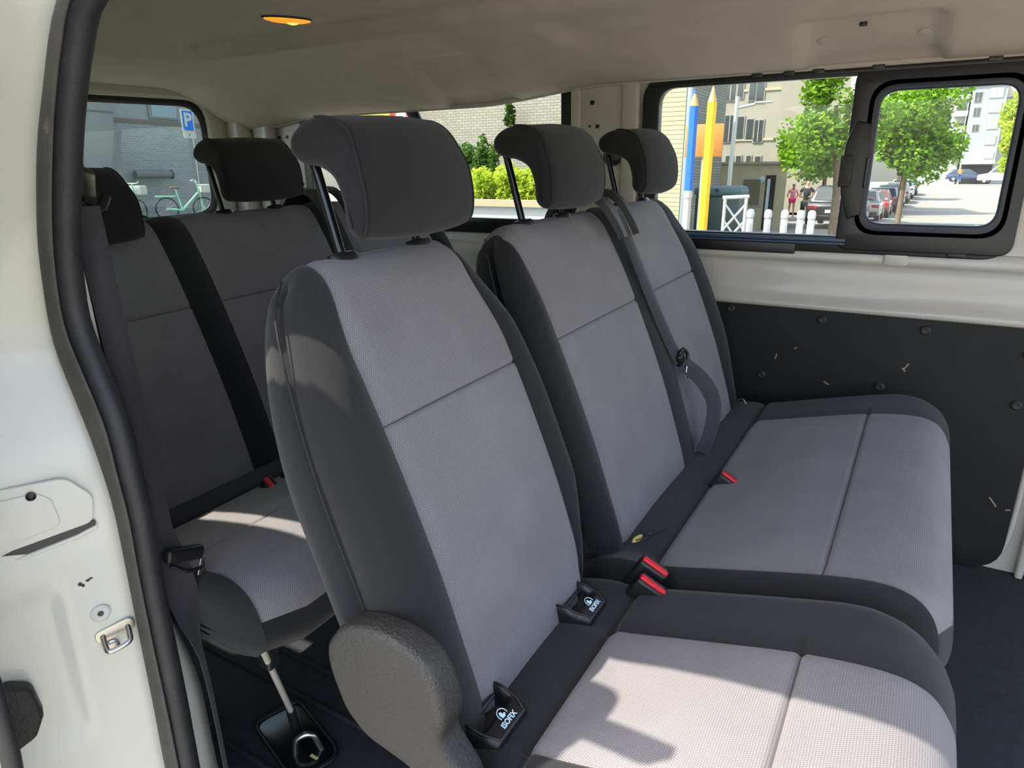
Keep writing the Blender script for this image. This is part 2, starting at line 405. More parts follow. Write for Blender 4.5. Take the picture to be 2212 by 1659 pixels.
# ---- window_1: sliding window of the far side
win1 = thing('window_1', (.10, .815, .80), 'black framed sliding window in the far side wall', 'window', kind='structure')
plate('window_frame', rrect(-.362, .570, .784, 1.240, .06), [rrect(-.318, .205, .822, 1.218, [.05, .004, .004, .05]) , rrect(.232, .545, .815, 1.218, .02)], .03, XZ(.812), SMOOTHP, win1, bevel=.003)
box('top_rail', (.90, .012, .012), (.105, .797, 1.226), SMOOTHP, win1, r=.003)
for x in (-.05, .03, .10, .235, .47):
    box('rail_clip', (.028, .010, .012), (x, .794, 1.231), DARKSTEEL, win1, r=.002)
box('bottom_rail', (.425, .012, .010), (.0, .797, .815), mat('blue_grey_rubber', (58, 76, 100), .4), win1, r=.003)
box('bottom_rail', (.425, .010, .006), (.0, .795, .806), mat('blue_grey_rubber', (58, 76, 100), .4), win1, r=.002)
box('lower_moulding', (.46, .014, .03), (-.14, .802, .788), SMOOTHP, win1, r=.003)
box('drain_clip', (.04, .014, .012), (.465, .800, .790), SMOOTHP, win1, r=.002)
box('pane', (.535, .004, .41), (-.056, .818, 1.02), GLASS, win1, r=0)
sash = plate('sliding_sash', rrect(.192, .572, .795, 1.228, .03), [rrect(.236, .542, .842, 1.190, .05)], .022, XZ(.803), SMOOTHP, win1, bevel=.004)
plate('sash_gasket', rrect(.226, .552, .832, 1.200, .055), [rrect(.246, .534, .856, 1.180, .045)], .016, XZ(.800), mat('blue_black_rubber', (34, 42, 54), .45), sash, bevel=.005)
plate('pane', rrect(.238, .540, .845, 1.188, .05), [], .004, XZ(.812), GLASS, sash)
plate('latch_cheek', [tuple(p) for p in catmull([(.206, 1.105), (.196, 1.08), (.188, 1.045), (.189, .95), (.197, .915), (.212, .875)], 4)] + [(.236, .885), (.236, 1.10)], [], .016, XZ(.793), SMOOTHP, sash, bevel=.004)
box('latch_grip', (.030, .022, .078), (.193, .788, .990), PLAST, sash, r=.004)
box('latch_pull', (.006, .022, .075), (.240, .788, .985), SMOOTHP, sash, r=.003)

# ---- window_2: fixed rear quarter window of the far side
win2 = thing('window_2', (-1.18, .815, .82), 'black edged quarter window behind the far pillar', 'window', kind='structure')
plate('window_frame', rrect(-1.77, -.597, .793, 1.31, .065), [rrect(-1.735, -.628, .838, 1.28, .06)], .02, XZ(.812), SMOOTHP, win2, bevel=.003)
box('pane', (1.12, .004, .46), (-1.18, .818, 1.06), GLASS, win2, r=0)
box('divider_bar', (.045, .014, .50), (-1.145, .806, 1.06), SMOOTHP, win2, r=.004, rot=Matrix.Rotation(math.radians(-27), 4, 'Y'))

# ---- rear: tailgate with its window, and the rear corner metal
wall_back = tag(plate('wall_back', [(-.85, -.06), (.85, -.06), (.85, 1.36), (-.85, 1.36)], [rrect(-.65, .65, .80, 1.29, .10)], .03, YZ(-2.125), INPAINT, bevel=.003), 'white painted tailgate inner panel around the rear window', 'wall', kind='structure')
plate('window_surround', rrect(-.70, .70, .76, 1.32, .14), [rrect(-.632, .632, .818, 1.277, .10)], .03, YZ(-2.094), INPAINT, wall_back, bevel=.010)
win3 = thing('window_3', (-2.12, 0, .85), 'rear tailgate window with a thin black edge', 'window', kind='structure')
plate('window_frame', rrect(-.640, .640, .810, 1.285, .105), [rrect(-.603, .603, .850, 1.247, .085)], .008, YZ(-2.100), SMOOTHP, win3, bevel=.003)
plate('pane', rrect(-.62, .62, .835, 1.262, .09), [], .004, YZ(-2.108), TINT, win3)
for y0, y1, x in ((.70, .80, -2.06), (.76, .815, -1.96)):
    box('corner_post', (.10, y1 - y0, 1.3), (x, (y0 + y1) / 2, .62), INPAINT, wall_back, r=.02)
for (x, z) in ((-1.90, 1.13), (-1.86, 1.13), (-1.80, .95)):
    lathe('round_hole', [(0, 0), (.006, 0), (.006, .002), (0.0005, .002)], SMOOTHP, wall_back, frame((x, .810, z), (1, 0, 0), (0, 0, 1)), 10)
tube('tailgate_cable', catmull([(-2.07, .02, .84), (-2.05, .10, .885), (-2.05, .22, .88), (-2.07, .33, .84)], 8), .005, SMOOTHP, wall_back, 8)

# ---- near side body behind the sliding door opening
LIP = [(-.36, 1.202), (-.426, 1.123), (-.468, 1.063), (-.509, .975), (-.524, .919), (-.535, .836), (-.516, .764), (-.497, .703), (-.483, .625), (-.486, .524), (-.493, .422), (-.50, .294), (-.511, .144), (-.512, .05), (-.512, -.05)]
BULB = [(-.339, 1.203), (-.368, 1.173), (-.398, 1.131), (-.429, 1.077), (-.472, .985), (-.492, .917), (-.497, .859), (-.478, .80), (-.458, .74), (-.454, .675), (-.451, .608), (-.458, .519), (-.462, .417), (-.465, .29), (-.472, .141), (-.475, .05), (-.475, -.05)]
top_run = [(1.2, 1.300), (.6, 1.297), (.2, 1.290), (-.08, 1.275), (-.22, 1.250)]
def seal_path(pts, y): return [Vector((x, y, z)) for x, z in pts]
lip = resample(catmull([Vector((x, z)) for x, z in [(1.2, 1.300), (.6, 1.297), (.2, 1.287), (-.08, 1.268), (-.25, 1.245)] + LIP], 8), 140, False)
bulb = resample(catmull([Vector((x, z)) for x, z in [(1.2, 1.305), (.6, 1.302), (.2, 1.293), (-.08, 1.278), (-.24, 1.252)] + BULB], 8), 140, False)
wall_right = thing('wall_right', (-.5, -.85, 0), 'white painted door jamb and pillar beside the rubber seal', 'wall', kind='structure')
seal = thing('door_seal', (-.46, -.80, 0), 'long black rubber door seal edging the white jamb', 'seal')
# flat lip lying on the jamb flange and facing outwards, slightly domed
V = []; F = []; K = 9
for a, b in zip(lip, bulb):
    for k in range(K):
        t = k / (K - 1); x = a.x + (b.x + .012 - a.x) * t; z = a.y + (b.y - a.y) * t
        V.append((x, -.801 - .009 * math.sin(math.pi * (t * .8 + .05)) - .003 * t, z))
    V.append((a.x + .01, -.790, a.y))
K += 1
for i in range(len(lip) - 1):
    for k in range(K): F.append((i * K + k, i * K + (k + 1) % K, (i + 1) * K + (k + 1) % K, (i + 1) * K + k))
mesh('seal_lip', V, F, mat('dusty_rubber_lip', (78, 76, 71), .7, noise=.15, nscale=40, bump=.5, bscale=500), seal)
tube('seal_bulb', [(p.x + .006, -.790, p.y) for p in bulb], .0155, RUBBER, seal, 14)
# jamb: from the seal out to the body side, then the body side running back
def lip_at(z):
    for a, b in zip(lip[::1], lip[1:]):
        if a.y >= z >= b.y: return a.x + (b.x - a.x) * (a.y - z) / max(1e-6, a.y - b.y)
    return lip[0].x if z > lip[0].y else lip[-1].x
jz = [1.285 - k * (1.285 + .10) / 90 for k in range(91)]
def jamb_pt(z, t):
    x0 = max(-.56, min(-.34, lip_at(z))); yo = -.985 + .16 * sm((z - .70) / .45)
    y = -.799 + (yo + .799) * t
    x = x0 - .004 - (.055 * t if z < .9 else .055 * t * (1 - .3 * sm((z - .9) / .3)))
    # pressed recess in the lower half of the jamb, and the pocket round the cover plate
    x -= .010 * hump(z, .27, .53, .02) * sm((t - .38) / .10)
    x -= .006 * hump(z, .584, .600, .006) * sm((t - .10) / .04)
    return (x, y, z)
T = 26; V = []; F = []
for z in jz:
    for k in range(T + 1): V.append(jamb_pt(z, k / T))
    x, y, _ = jamb_pt(z, 1); V.append((x - .012, y - .012, z))
T += 1
for i in range(len(jz) - 1):
    for k in range(T): F.append((i * (T + 1) + k, i * (T + 1) + k + 1, (i + 1) * (T + 1) + k + 1, (i + 1) * (T + 1) + k))
mesh('jamb', V, F, PAINT, wall_right)
# body side behind the jamb with the near quarter window opening
def body_y(z): return -.997 + .11 * sm((z - .55) / .8)
BS = rrect(-1.70, -.66, .80, 1.15, .06)
plate('body_side', [(-2.12, -.35), (-.55, -.35), (-.55, 1.30), (-2.12, 1.30)], [BS], .015, XZ(-.905), PAINT, wall_right)
plate('quarter_pane', BS, [], .004, XZ(-.905), glass('green_tinted_glass', (.62, .74, .60, 1), .06), wall_right)
plate('header', [(-.6, 1.27), (1.2, 1.31), (1.2, 1.40), (-.6, 1.40)], [], .05, XZ(-.83), PAINT, wall_right, bevel=.01)
# inner pillar return seen between the seal and the belt
V = []; F = []
for z in [1.2 - k * 1.24 / 60 for k in range(61)]:
    bx = min(bulb, key=lambda p: abs(p.y - z) + (10 if p.x > 0 else 0)).x
    e2 = sm((.52 - z) / .28)
    V += [(bx - .004, -.785, z), (bx - .012 + .004 * e2, -.768 + .004 * e2, z), (-.508 + .016 * e2, -.760 + .030 * e2, z), (-.54, -.752 + .028 * e2, z), (-.60, -.750 + .026 * e2, z)]
for i in range(60):
    for k in range(4): F.append((i * 5 + k, i * 5 + k + 1, (i + 1) * 5 + k + 1, (i + 1) * 5 + k))
mesh('inner_pillar', V, F, PAINT, wall_right)
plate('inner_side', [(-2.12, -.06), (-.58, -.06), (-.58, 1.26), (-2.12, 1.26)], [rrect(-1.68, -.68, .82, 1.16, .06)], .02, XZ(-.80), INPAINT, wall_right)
# fittings on the jamb
JN = Vector((.93, -.37, 0)).normalized(); JX = Vector((-.37, -.93, 0)).normalized()
def jsurf(y, z):
    yo = -.985 + .16 * sm((z - .70) / .45); return Vector((jamb_pt(z, max(0, min(1, (y + .799) / (yo + .799))))[0], y, z))
def jf(y, z, lift=0.): return frame(jsurf(y, z) + JN * lift, -JX, (0, 0, 1))
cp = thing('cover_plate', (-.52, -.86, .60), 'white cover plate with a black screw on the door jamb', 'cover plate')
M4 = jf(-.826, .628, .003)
plate('plate', rpoly([(-.14, -.035), (.0, -.022), (.006, .012), (-.018, .044), (-.14, .052)], [.001, .012, .02, .022, .001]), [], .006, M4, PAINT, cp, bevel=.002)
plate('raised_field', rpoly([(-.14, -.026), (-.034, -.014), (-.038, .022), (-.05, .034), (-.14, .038)], [.001, .010, .01, .012, .001]), [], .004, M4 @ Matrix.Translation((0, 0, .0035)), PAINT, cp, bevel=.0018)
plate('slot_shade', rpoly([(-.14, -.050), (.0, -.034), (.006, -.022), (-.14, -.038)], [.001, .006, .004, .001]), [], .002, M4 @ Matrix.Translation((0, 0, .0002)), DARKSTEEL, cp)  # flat dark plate painted as the shade in the gap below the cover
tube('slot_lip', [M4 @ Vector((-.14, -.053, .001)), M4 @ Vector((-.02, -.0385, .001)), M4 @ Vector((.004, -.032, .001))], .003, PAINT, cp, 8)
sc = lathe('screw', [(0, 0), (.0058, 0), (.0055, .002), (.003, .003), (.0025, .0015), (.0004, .0015)], SMOOTHP, cp, M4 @ Matrix.Translation((-.056, .034, .0055)), 16)
bp = thing('bolt', (-.51, -.839, .464), 'round dished bolt above the striker on the white jamb', 'bolt')
lathe('bolt_washer', [(0, 0), (.0125, 0), (.0125, .002), (.010, .0035), (.006, .0025), (.0005, .0022)], mat('painted_bolt', (205, 205, 198), .35), bp, jf(-.839, .464, .001), 24)
lathe('bolt_socket', [(0, 0), (.004, 0), (.0035, .0012), (.0003, .0008)], DARKSTEEL, bp, jf(-.839, .464, .0036), 12)
st = thing('door_striker', (-.51, -.83, .42), 'steel door striker loop standing out from the white jamb', 'striker')
plate('striker_base', rrect(-.024, .024, -.009, .009, .008), [], .004, jf(-.827, .428, .002) @ Matrix.Rotation(math.radians(8), 4, 'Z'), STEEL, st, bevel=.001)
b0 = jsurf(-.842, .427); b1 = jsurf(-.812, .431); o_ = JN * .022 + Vector((0, 0, -.016))
tube('striker_loop', catmull([b0, b0 + o_ * .6, b0 + o_ + (b1 - b0) * .12, b1 + o_ - (b1 - b0) * .12, b1 + o_ * .6, b1], 6), .0036, STEEL, st, 12)
lathe('striker_bolt', [(0, 0), (.010, 0), (.010, .003), (.006, .005), (.001, .005)], STEEL, st, jf(-.834, .405, .001), 18)
bu = thing('door_bumper', (-.56, -.94, .36), 'black rubber bumper block low on the white jamb', 'bumper')
plate('bumper_block', rpoly([(-.035, -.045), (.0, -.030), (.012, -.005), (.008, .035), (-.01, .046), (-.035, .045)], [.002, .01, .012, .01, .012, .002]), [], .026, jf(-.936, .362, .016), PLAST, bu, bevel=.006)
CH = mat('chipped_paint', (60, 50, 40), .8)
for dx, dz, sx, sz in ((0, 0, .0022, .0025), (.002, -.0035, .0018, .0022), (.006, .0015, .0025, .0015), (.0085, .003, .0025, .001)):
    lathe('paint_chip', [(0, 0), (.0016, 0), (.0012, .0005), (.0002, .0006)], CH, wall_right, jf(-.854 + dx * 1.5, .519 + dz, .0012) @ Matrix.Diagonal((sx * 700, sz * 700, 1, 1)), 7)

# ---- the open sliding door, slid back outside the body
sdoor = thing('sliding_door', (-1.0, -1.03, -.3), 'white sliding door pushed back outside the jamb', 'door')
edge = [(-.56, -.32), (-.505, .0), (-.44, .30), (-.400, .45), (-.388, .62), (-.35, .80), (-.315, .92), (-.315, 1.05), (-.345, 1.18), (-.375, 1.26), (-.42, 1.32), (-.50, 1.345)]
eg = [tuple(p) for p in catmull([Vector(p) for p in edge], 5)]
def door_y(z): return -1.012 + .07 * sm((z - .7) / .7)
V = []; F = []
rows = eg
for (x, z) in rows:
    y = door_y(z); V += [(x, y, z), (x - .015, y + .012, z), (-.62, y + .012, z), (-.62, y - .045, z), (x - .02, y - .045, z), (x, y - .03, z)]
for i in range(len(rows) - 1):
    for k in range(6): F.append((i * 6 + k, i * 6 + (k + 1) % 6, (i + 1) * 6 + (k + 1) % 6, (i + 1) * 6 + k))
F.append(tuple(range(6))); F.append(tuple((len(rows) - 1) * 6 + k for k in range(6)))
mesh('leading_edge', V, F, PAINT, sdoor).data.set_sharp_from_angle(angle=math.radians(30))
tube('edge_rubber', [(x + .006, door_y(z) + .004, z) for x, z in eg], .010, RUBBER, sdoor, 10)
plate('door_skin', [(-1.66, -.32), (-.60, -.32), (-.60, 1.36), (-1.66, 1.36)], [rrect(-1.58, -.72, .72, 1.22, .06)], .03, XZ(-1.00), PAINT, sdoor)
plate('door_pane', rrect(-1.59, -.71, .71, 1.23, .06), [], .004, XZ(-1.0), GLASS, sdoor)
box('roller_arm', (.20, .02, .05), (-.32, -.955, 1.205), DARKSTEEL, sdoor, r=.004, rot=Matrix.Rotation(math.radians(14), 4, 'Y'))
box('roller_bracket', (.05, .03, .09), (-.40, -.955, 1.20), DARKSTEEL, sdoor, r=.004)
lathe('roller', [(0, 0), (.014, 0), (.014, .016), (.001, .016)], SMOOTHP, sdoor, frame((-.232, -.955, 1.172), (1, 0, 0), (0, 1, 0)), 16)

# ---- dome lamp
lamp = thing('dome_lamp', (-1.09, .165, 1.38), 'glowing amber dome lamp set in the headliner', 'lamp')
cz = ceil_z(-1.09, .165)
lathe('lamp_base', [(.0, .0), (1.0, .0), (1.0, .12), (.93, .2), (.001, .2)], PLAST, lamp, frame((-1.09, .165, cz + .001), (.40, .91, 0), (.91, -.40, 0)) @ Matrix.Diagonal((.066, .030, .025, 1)), 28)
LENS = emis('amber_lamp_lens', (255, 150, 40), 1.2)
lathe('lamp_lens', [(.0, .0), (1.0, .0), (.95, .4), (.7, .8), (.3, 1.0), (.001, 1.02)], LENS, lamp, frame((-1.09, .165, cz - .003), (.40, .91, 0), (.91, -.40, 0)) @ Matrix.Diagonal((.062, .024, .009, 1)), 28)
lathe('lamp_bulb', [(.0, .0), (1.0, .0), (.8, .7), (.3, 1.0), (.001, 1.02)], emis('lamp_filament_glow', (255, 205, 60), 5.0), lamp, frame((-1.085, .176, cz - .009), (.40, .91, 0), (.91, -.40, 0)) @ Matrix.Diagonal((.016, .008, .006, 1)), 14)
# ================================================================== seats
THREAD = mat('dark_grey_thread', (70, 68, 71), .9)
TILT = math.atan2(.20, .52); BU = Vector((-math.sin(TILT), 0, math.cos(TILT))); BN = Vector((math.cos(TILT), 0, math.sin(TILT)))
BACKP = [(-.03, -.052), (-.006, -.035), (.002, .0), (.008, .08), (.013, .17), (.013, .27), (.010, .36), (.005, .44), (-.002, .50), (-.010, .545), (-.026, .574), (-.05, .585), (-.08, .576), (-.1, .55), (-.110, .48), (-.118, .3), (-.122, .1), (-.115, -.02), (-.08, -.055)]
CUSHP = [(.46, .268), (.497, .30), (.514, .345), (.512, .395), (.497, .435), (.468, .459), (.42, .465), (.335, .453), (.22, .424), (.13, .400), (.095, .391), (.082, .384), (.06, .386), (.02, .382), (-.03, .365), (-.05, .335), (-.03, .29), (.1, .27), (.3, .262)]
HEADP = [(-.276, 1.078), (-.258, 1.092), (-.231, 1.098), (-.203, 1.094), (-.18, 1.078), (-.163, 1.046), (-.155, 1.018), (-.153, .988), (-.158, .966), (-.172, .958), (-.186, .970), (-.190, 1.000), (-.201, 1.027), (-.225, 1.040), (-.254, 1.045), (-.274, 1.058)][::-1]
HEADP = [(a - .02, b) for a, b in HEADP]
def backpt(x0, n, s, y): return Vector((x0, y, .40)) + BU * s + BN * n
def const(v): return lambda a, b: v
def backrest(x0, y0, y1, panels, parent, inner_taper=(0, 0)):
    def L0(a, b): return y0 + .9 * max(0, b - .30) ** 2 + inner_taper[0] * max(0, .16 - b)
    def L1(a, b): return y1 - .9 * max(0, b - .30) ** 2 - inner_taper[1] * max(0, .16 - b)
    segs = []; prev = L0
    for i, (pa, pb) in enumerate(panels):
        fa = (lambda a, b, pa=pa: max(pa + .02 * sm((b - .45) / .13) * (1 if i == 0 else 0), L0(a, b) + .012))
        fb = (lambda a, b, pb=pb, i=i: min(pb - .02 * sm((b - .40) / .13) * (1 if i == len(panels) - 1 else 0), L1(a, b) - .012))
        segs.append(dict(k='side', ya=prev, yb=fa, n=4)); segs.append(dict(k='panel', ya=fa, yb=fb, n=18)); prev = fb
    segs.append(dict(k='side', ya=prev, yb=L1, n=4))
    def bulge(si, f, a, b, n):
        if n.x < .2: return 0
        k = segs[si]['k']
        if k == 'panel': return -.005 * math.sin(math.pi * f) + .002
        if si in (0, len(segs) - 1): return .010 * math.sin(math.pi * min(1, max(0, f))) * sm((.52 - b) / .1)
        return .004 * math.sin(math.pi * f)
    def groove(si, f, a, b, y, n):
        if segs[si]['k'] == 'panel' and n.x > .3: return .004 * math.exp(-((b - .368) / .0035) ** 2)
        return 0
    def cls(si, a, b, n):
        if segs[si]['k'] == 'panel' and n.x > .3 and abs(b - .368) < .0013: return 'stitch'
        if segs[si]['k'] == 'panel' and (n.x > -.2 and b > -.045 or b > .50): return 'panel'
        return 'side'
    return pad(BACKP, 600, lambda n, s, y: backpt(x0, n, s, y), segs, .040, parent, cls,
               {'side': ('backrest', BLACK), 'panel': ('backrest_panel', GREY), 'stitch': ('stitched_seam', THREAD)}, bulge, groove)
def cushion(x0, y0, y1, panels, parent, xs=.337, kz=1.):
    segs = []; prev = const(y0)
    for pa, pb in panels:
        segs.append(dict(k='side', ya=prev, yb=const(pa), n=5)); segs.append(dict(k='panel', ya=const(pa), yb=const(pb), n=20)); prev = const(pb)
    segs.append(dict(k='side', ya=prev, yb=const(y1), n=5))
    def groove(si, f, a, b, y, n):
        g = 0
        if n.y > .3:
            if segs[si]['k'] == 'panel': g += .0055 * math.exp(-((a - xs) / .004) ** 2) - .006 * hump(a, .12, .33, .08) * math.sin(math.pi * f)
            g += .004 * math.exp(-((a - .084) / .004) ** 2)
        return g
    def to3(a, b, y):
        d = min(y - y0, y1 - y); R = .085
        c = (R - math.sqrt(max(0, R * R - (R - d) ** 2))) if d < R else 0
        x = a - c * sm((a - .30) / .18)
        return Vector((x0 + x, y, b))
    def cls(si, a, b, n):
        if segs[si]['k'] == 'panel' and n.y > .3 and abs(a - xs) < .0013: return 'stitch'
        if segs[si]['k'] == 'panel' and a > .084 and b > .405 - .02 * sm((.2 - a) / .1) * 2: return 'panel'
        return 'side'
    return pad([(a, b if b > .39 else .39 - (.39 - b) * kz) for a, b in CUSHP], 520, to3, segs, .035, parent, cls, {'side': ('cushion', BLACK), 'panel': ('cushion_panel', GREY), 'stitch': ('stitched_seam', THREAD)}, None, groove)
def headrest(x0, yc, parent, drop=0.):
    dx, dz = drop * math.sin(TILT), -drop * math.cos(TILT)
    y0, y1 = yc - .117, yc + .117
    segs = [dict(k='side', ya=(lambda a, b: y0 + .012 * sm((b - 1.03) / .06)), yb=(lambda a, b: y1 - .012 * sm((b - 1.03) / .06)), n=10)]
    def bulge(si, f, a, b, n): return .012 * math.sin(math.pi * f) ** .7 * sm((n.x + .1) / .8) if n.x > -.1 else 0
    o = pad(HEADP, 150, lambda a, b, y: Vector((x0 + a + dx, y, b + dz)), segs, .013, parent, lambda *q: 'side', {'side': ('headrest', BLACK)}, bulge)['side']
    # piping seams down both ends of the pad
    C = resample(catmull([Vector(p) for p in HEADP], 10, True), 150, True); i0 = min(range(150), key=lambda i: (C[i] - Vector((-.276, 1.097))).length)
    front = [p for p in C if p.x > -.255 and (p.y > 1.07 or p.x > -.185)]
    front.sort(key=lambda p: math.atan2(p.y - 1.02, p.x + .22), reverse=True)
    for s in (-1, 1):
        tube('seam', [(x0 + p.x + dx + .001, yc + s * (.1115 - .012 * sm((p.y - 1.03) / .06)), p.y + dz) for p in front], .0016, BLACK, o, 6)
    for s in (-1, 1):
        y = yc + s * .079; a = Vector((x0 - .243, y, .895)); b = Vector((x0 - .288 + dx, y, 1.062 + dz))
        tube('headrest_post', [a, a.lerp(b, .5), b], .0066, GLOSSBLK, parent, 14)
        lathe('post_collar', [(0, -.004), (1, -.004), (1.0, .006), (.86, .011), (.5, .013), (.01, .013)], SMOOTHP, parent,
              frame(a + (b - a).normalized() * .028, (0, 1, 0), (-1, 0, -.25)) @ Matrix.Diagonal((.026, .017, 1, 1)), 24)
    return o
def isofix(x, y, parent, k=1.):
    """plastic guide mouth with its printed mark, leaning back between cushion and backrest"""
    g = bpy.data.objects.new('isofix_guide', None); COL.objects.link(g); g.parent = parent; g.location = Vector((x, y, .39)) - origin_of(parent)
    tag(g, 'black plastic child seat anchor guide')
    fx = Vector((0, 1, 0)); fy = Vector((-.93, 0, .36)); M4 = frame((x, y, .392), fx, fy)
    V = []; F = []; NU, NV = 30, 26
    def H(u, v):
        ridge = .013 + .003 * sm((-v - .1) / .4) - .012 * sm((v - .1) / .8)
        pocket = hump(u, -.80, .80, .16) * sm((v + .30) / .22)
        h = ridge - .030 * pocket
        h -= .030 * sm((abs(u) - .86) / .16) + .030 * sm((-v - .80) / .22)
        return h
    def S(u, v): return M4 @ Vector((u * (.043 - .006 * sm((-v - .3) / .7) + .004 * v) * k, v * .040, H(u, v)))
    for i in range(NU + 1):
        for j in range(NV + 1): V.append(S(-1 + 2 * i / NU, -1 + 2 * j / NV))
    for i in range(NU):
        for j in range(NV):
            a = i * (NV + 1) + j; F.append((a, a + 1, a + NV + 2, a + NV + 1))
    mesh('guide_shell', V, F, SMOOTHP, g)
    for s in (-1, 1): tube('rim', [S(s * (.86 - .10 * sm((-v - .2) / .6)), v) for v in [.95 - .12 * q for q in range(15)]], .0018, SMOOTHP, g, 8)
    tube('anchor_bar', [M4 @ Vector((-.028, .012, .000)), M4 @ Vector((.028, .012, .000))], .003, DARKSTEEL, g, 8)
    T4 = M4 @ Matrix.Translation((.002, -.0190, .0166))
    text_mesh('lettering', 'ISOFIX', .0098, T4 @ Matrix.Translation((0, -.0045, 0)), PRINT, g, bold=.0002)
    # seated child mark: ring arc, head and body
    ring = [T4 @ Vector((.0075 * math.cos(a), .0055 + .0075 * math.sin(a), 0)) for a in [math.radians(-20 + 12 * q) for q in range(20)]]
    tube('mark_ring', ring, .0006, PRINT, g, 6)
    plate('mark_child', [tuple(q) for q in catmull([(-.003, .0005), (.002, .0005), (.005, .004), (.0035, .006), (.0005, .0045), (.001, .008), (-.002, .009), (-.0035, .005)], 3, True)] if False else [(-.003, .001), (.002, .0005), (.005, .003), (.004, .005), (.001, .0042), (.0015, .0075), (-.0015, .009), (-.0035, .006)], [], .0006, T4 @ Matrix.Translation((-.001, .001, 0)), PRINT, g)
    return g
def buckle(x, y, z, parent, az, tilt=35, red=1, label=None):
    """belt buckle: black body with a red release bar on its end face"""
    b = bpy.data.objects.new('buckle', None); COL.objects.link(b); b.parent = parent; b.location = Vector((x, y, z)) - origin_of(parent)
    R = Matrix.Translation((x, y, z)) @ Matrix.Rotation(az, 4, 'Z') @ Matrix.Rotation(math.radians(tilt), 4, 'Y')
    bm = bmesh.new(); rounded_box(bm, (.050, .026, .07), r=.006, mw=R @ Matrix.Translation((0, 0, -.035))); from_bm('buckle_body', bm, SMOOTHP, b, smooth=True, angle=40)
    bm = bmesh.new(); rounded_box(bm, (.046, .011, .008), r=.0036, mw=R @ Matrix.Translation((0, -.004, .0008))); from_bm('release_button', bm, RED, b, smooth=True, angle=40)
    bm = bmesh.new(); rounded_box(bm, (.040, .004, .002), r=.0009, mw=R @ Matrix.Translation((0, .0075, .0004))); from_bm('tongue_slot', bm, DARKSTEEL, b, smooth=True, angle=40)
    return b
def seat_base(x0, y0, y1, parent):
    bm = bmesh.new(); rounded_box(bm, (.40, y1 - y0 - .06, .05), (x0 + .21, (y0 + y1) / 2, .245), .01); from_bm('seat_pan', bm, PLAST, parent, smooth=True, angle=40)
    for yy in (y0 + .07, y1 - .07):
        for xx in (x0 + .05, x0 + .36):
            tube('leg', [(xx, yy, .235), (xx - .02, yy, .10), (xx - .03, yy, FZ + .012)], .016, DARKSTEEL, parent, 10)
            box('foot', (.09, .05, .012), (xx - .03, yy, FZ + .007), DARKSTEEL, parent, r=.003)
def seam_line(name, pts, parent, r=.0013): tube(name, pts, r, mat('black_thread', (22, 22, 24), .8), parent, 6)

# ---- single seat by the door
ss = thing('single_seat', (.2, -.51, FZ), 'single grey and black seat nearest the door with sunlit cushion', 'seat')
backrest(0, -.742, -.284, [(-.655, -.352)], ss, (0, .35))
cushion(0, -.735, -.296, [(-.685, -.437)], ss)
headrest(0, -.490, ss); seat_base(0, -.74, -.30, ss)
seam_line('side_seam', catmull([backpt(0, -.055, .57, -.668), backpt(0, -.042, .53, -.706), backpt(0, -.036, .45, -.728), backpt(0, -.034, .33, -.7425), backpt(0, -.036, .2, -.7435), backpt(0, -.036, .06, -.7435), backpt(0, -.034, -.03, -.742)], 8), ss)
isofix(.018, -.668, ss); isofix(.018, -.415, ss, .86)
# recliner cover on the outer side of the hinge
prof = rpoly([(-.126, .512), (-.100, .546), (-.066, .556), (-.03, .556), (.006, .545), (.023, .515), (.028, .482), (.017, .456), (.028, .435), (.052, .405), (.078, .30), (.01, .29), (-.008, .398), (-.038, .404), (-.080, .412), (-.107, .436), (-.123, .482)], [.02, .015, .02, .02, .02, .02, .012, .010, .015, .02, .02, .02, .03, .03, .02, .02, .02], 4)
prof = resample([Vector((p[0], p[1])) for p in prof], 160, True); prof = [sum((prof[(i + d) % 160] for d in range(-2, 3)), Vector((0, 0))) / 5 for i in range(160)]
rc = plate('recliner_cover', prof, [], .040, XZ(-.758), PLAST, ss, bevel=.009); tag(rc, 'grained black plastic recliner cover')
# ---- double bench seat behind the single one
bs = thing('bench_seat', (.2, .19, FZ), 'grey and black double bench seat against the far panel', 'seat')
backrest(0, -.281, .685, [(-.205, .165), (.25, .575)], bs, (.2, .3))
cushion(0, -.285, .665, [(-.252, .50)], bs, xs=.337)
headrest(0, -.020, bs); headrest(0, .440, bs); seat_base(0, -.28, .66, bs)
seam_line('side_seam', catmull([backpt(0, -.055, .57, -.222), backpt(0, -.04, .53, -.258), backpt(0, -.036, .45, -.278), backpt(0, -.034, .33, -.294), backpt(0, -.036, .12, -.294), backpt(0, -.034, .0, -.272)], 8), bs)
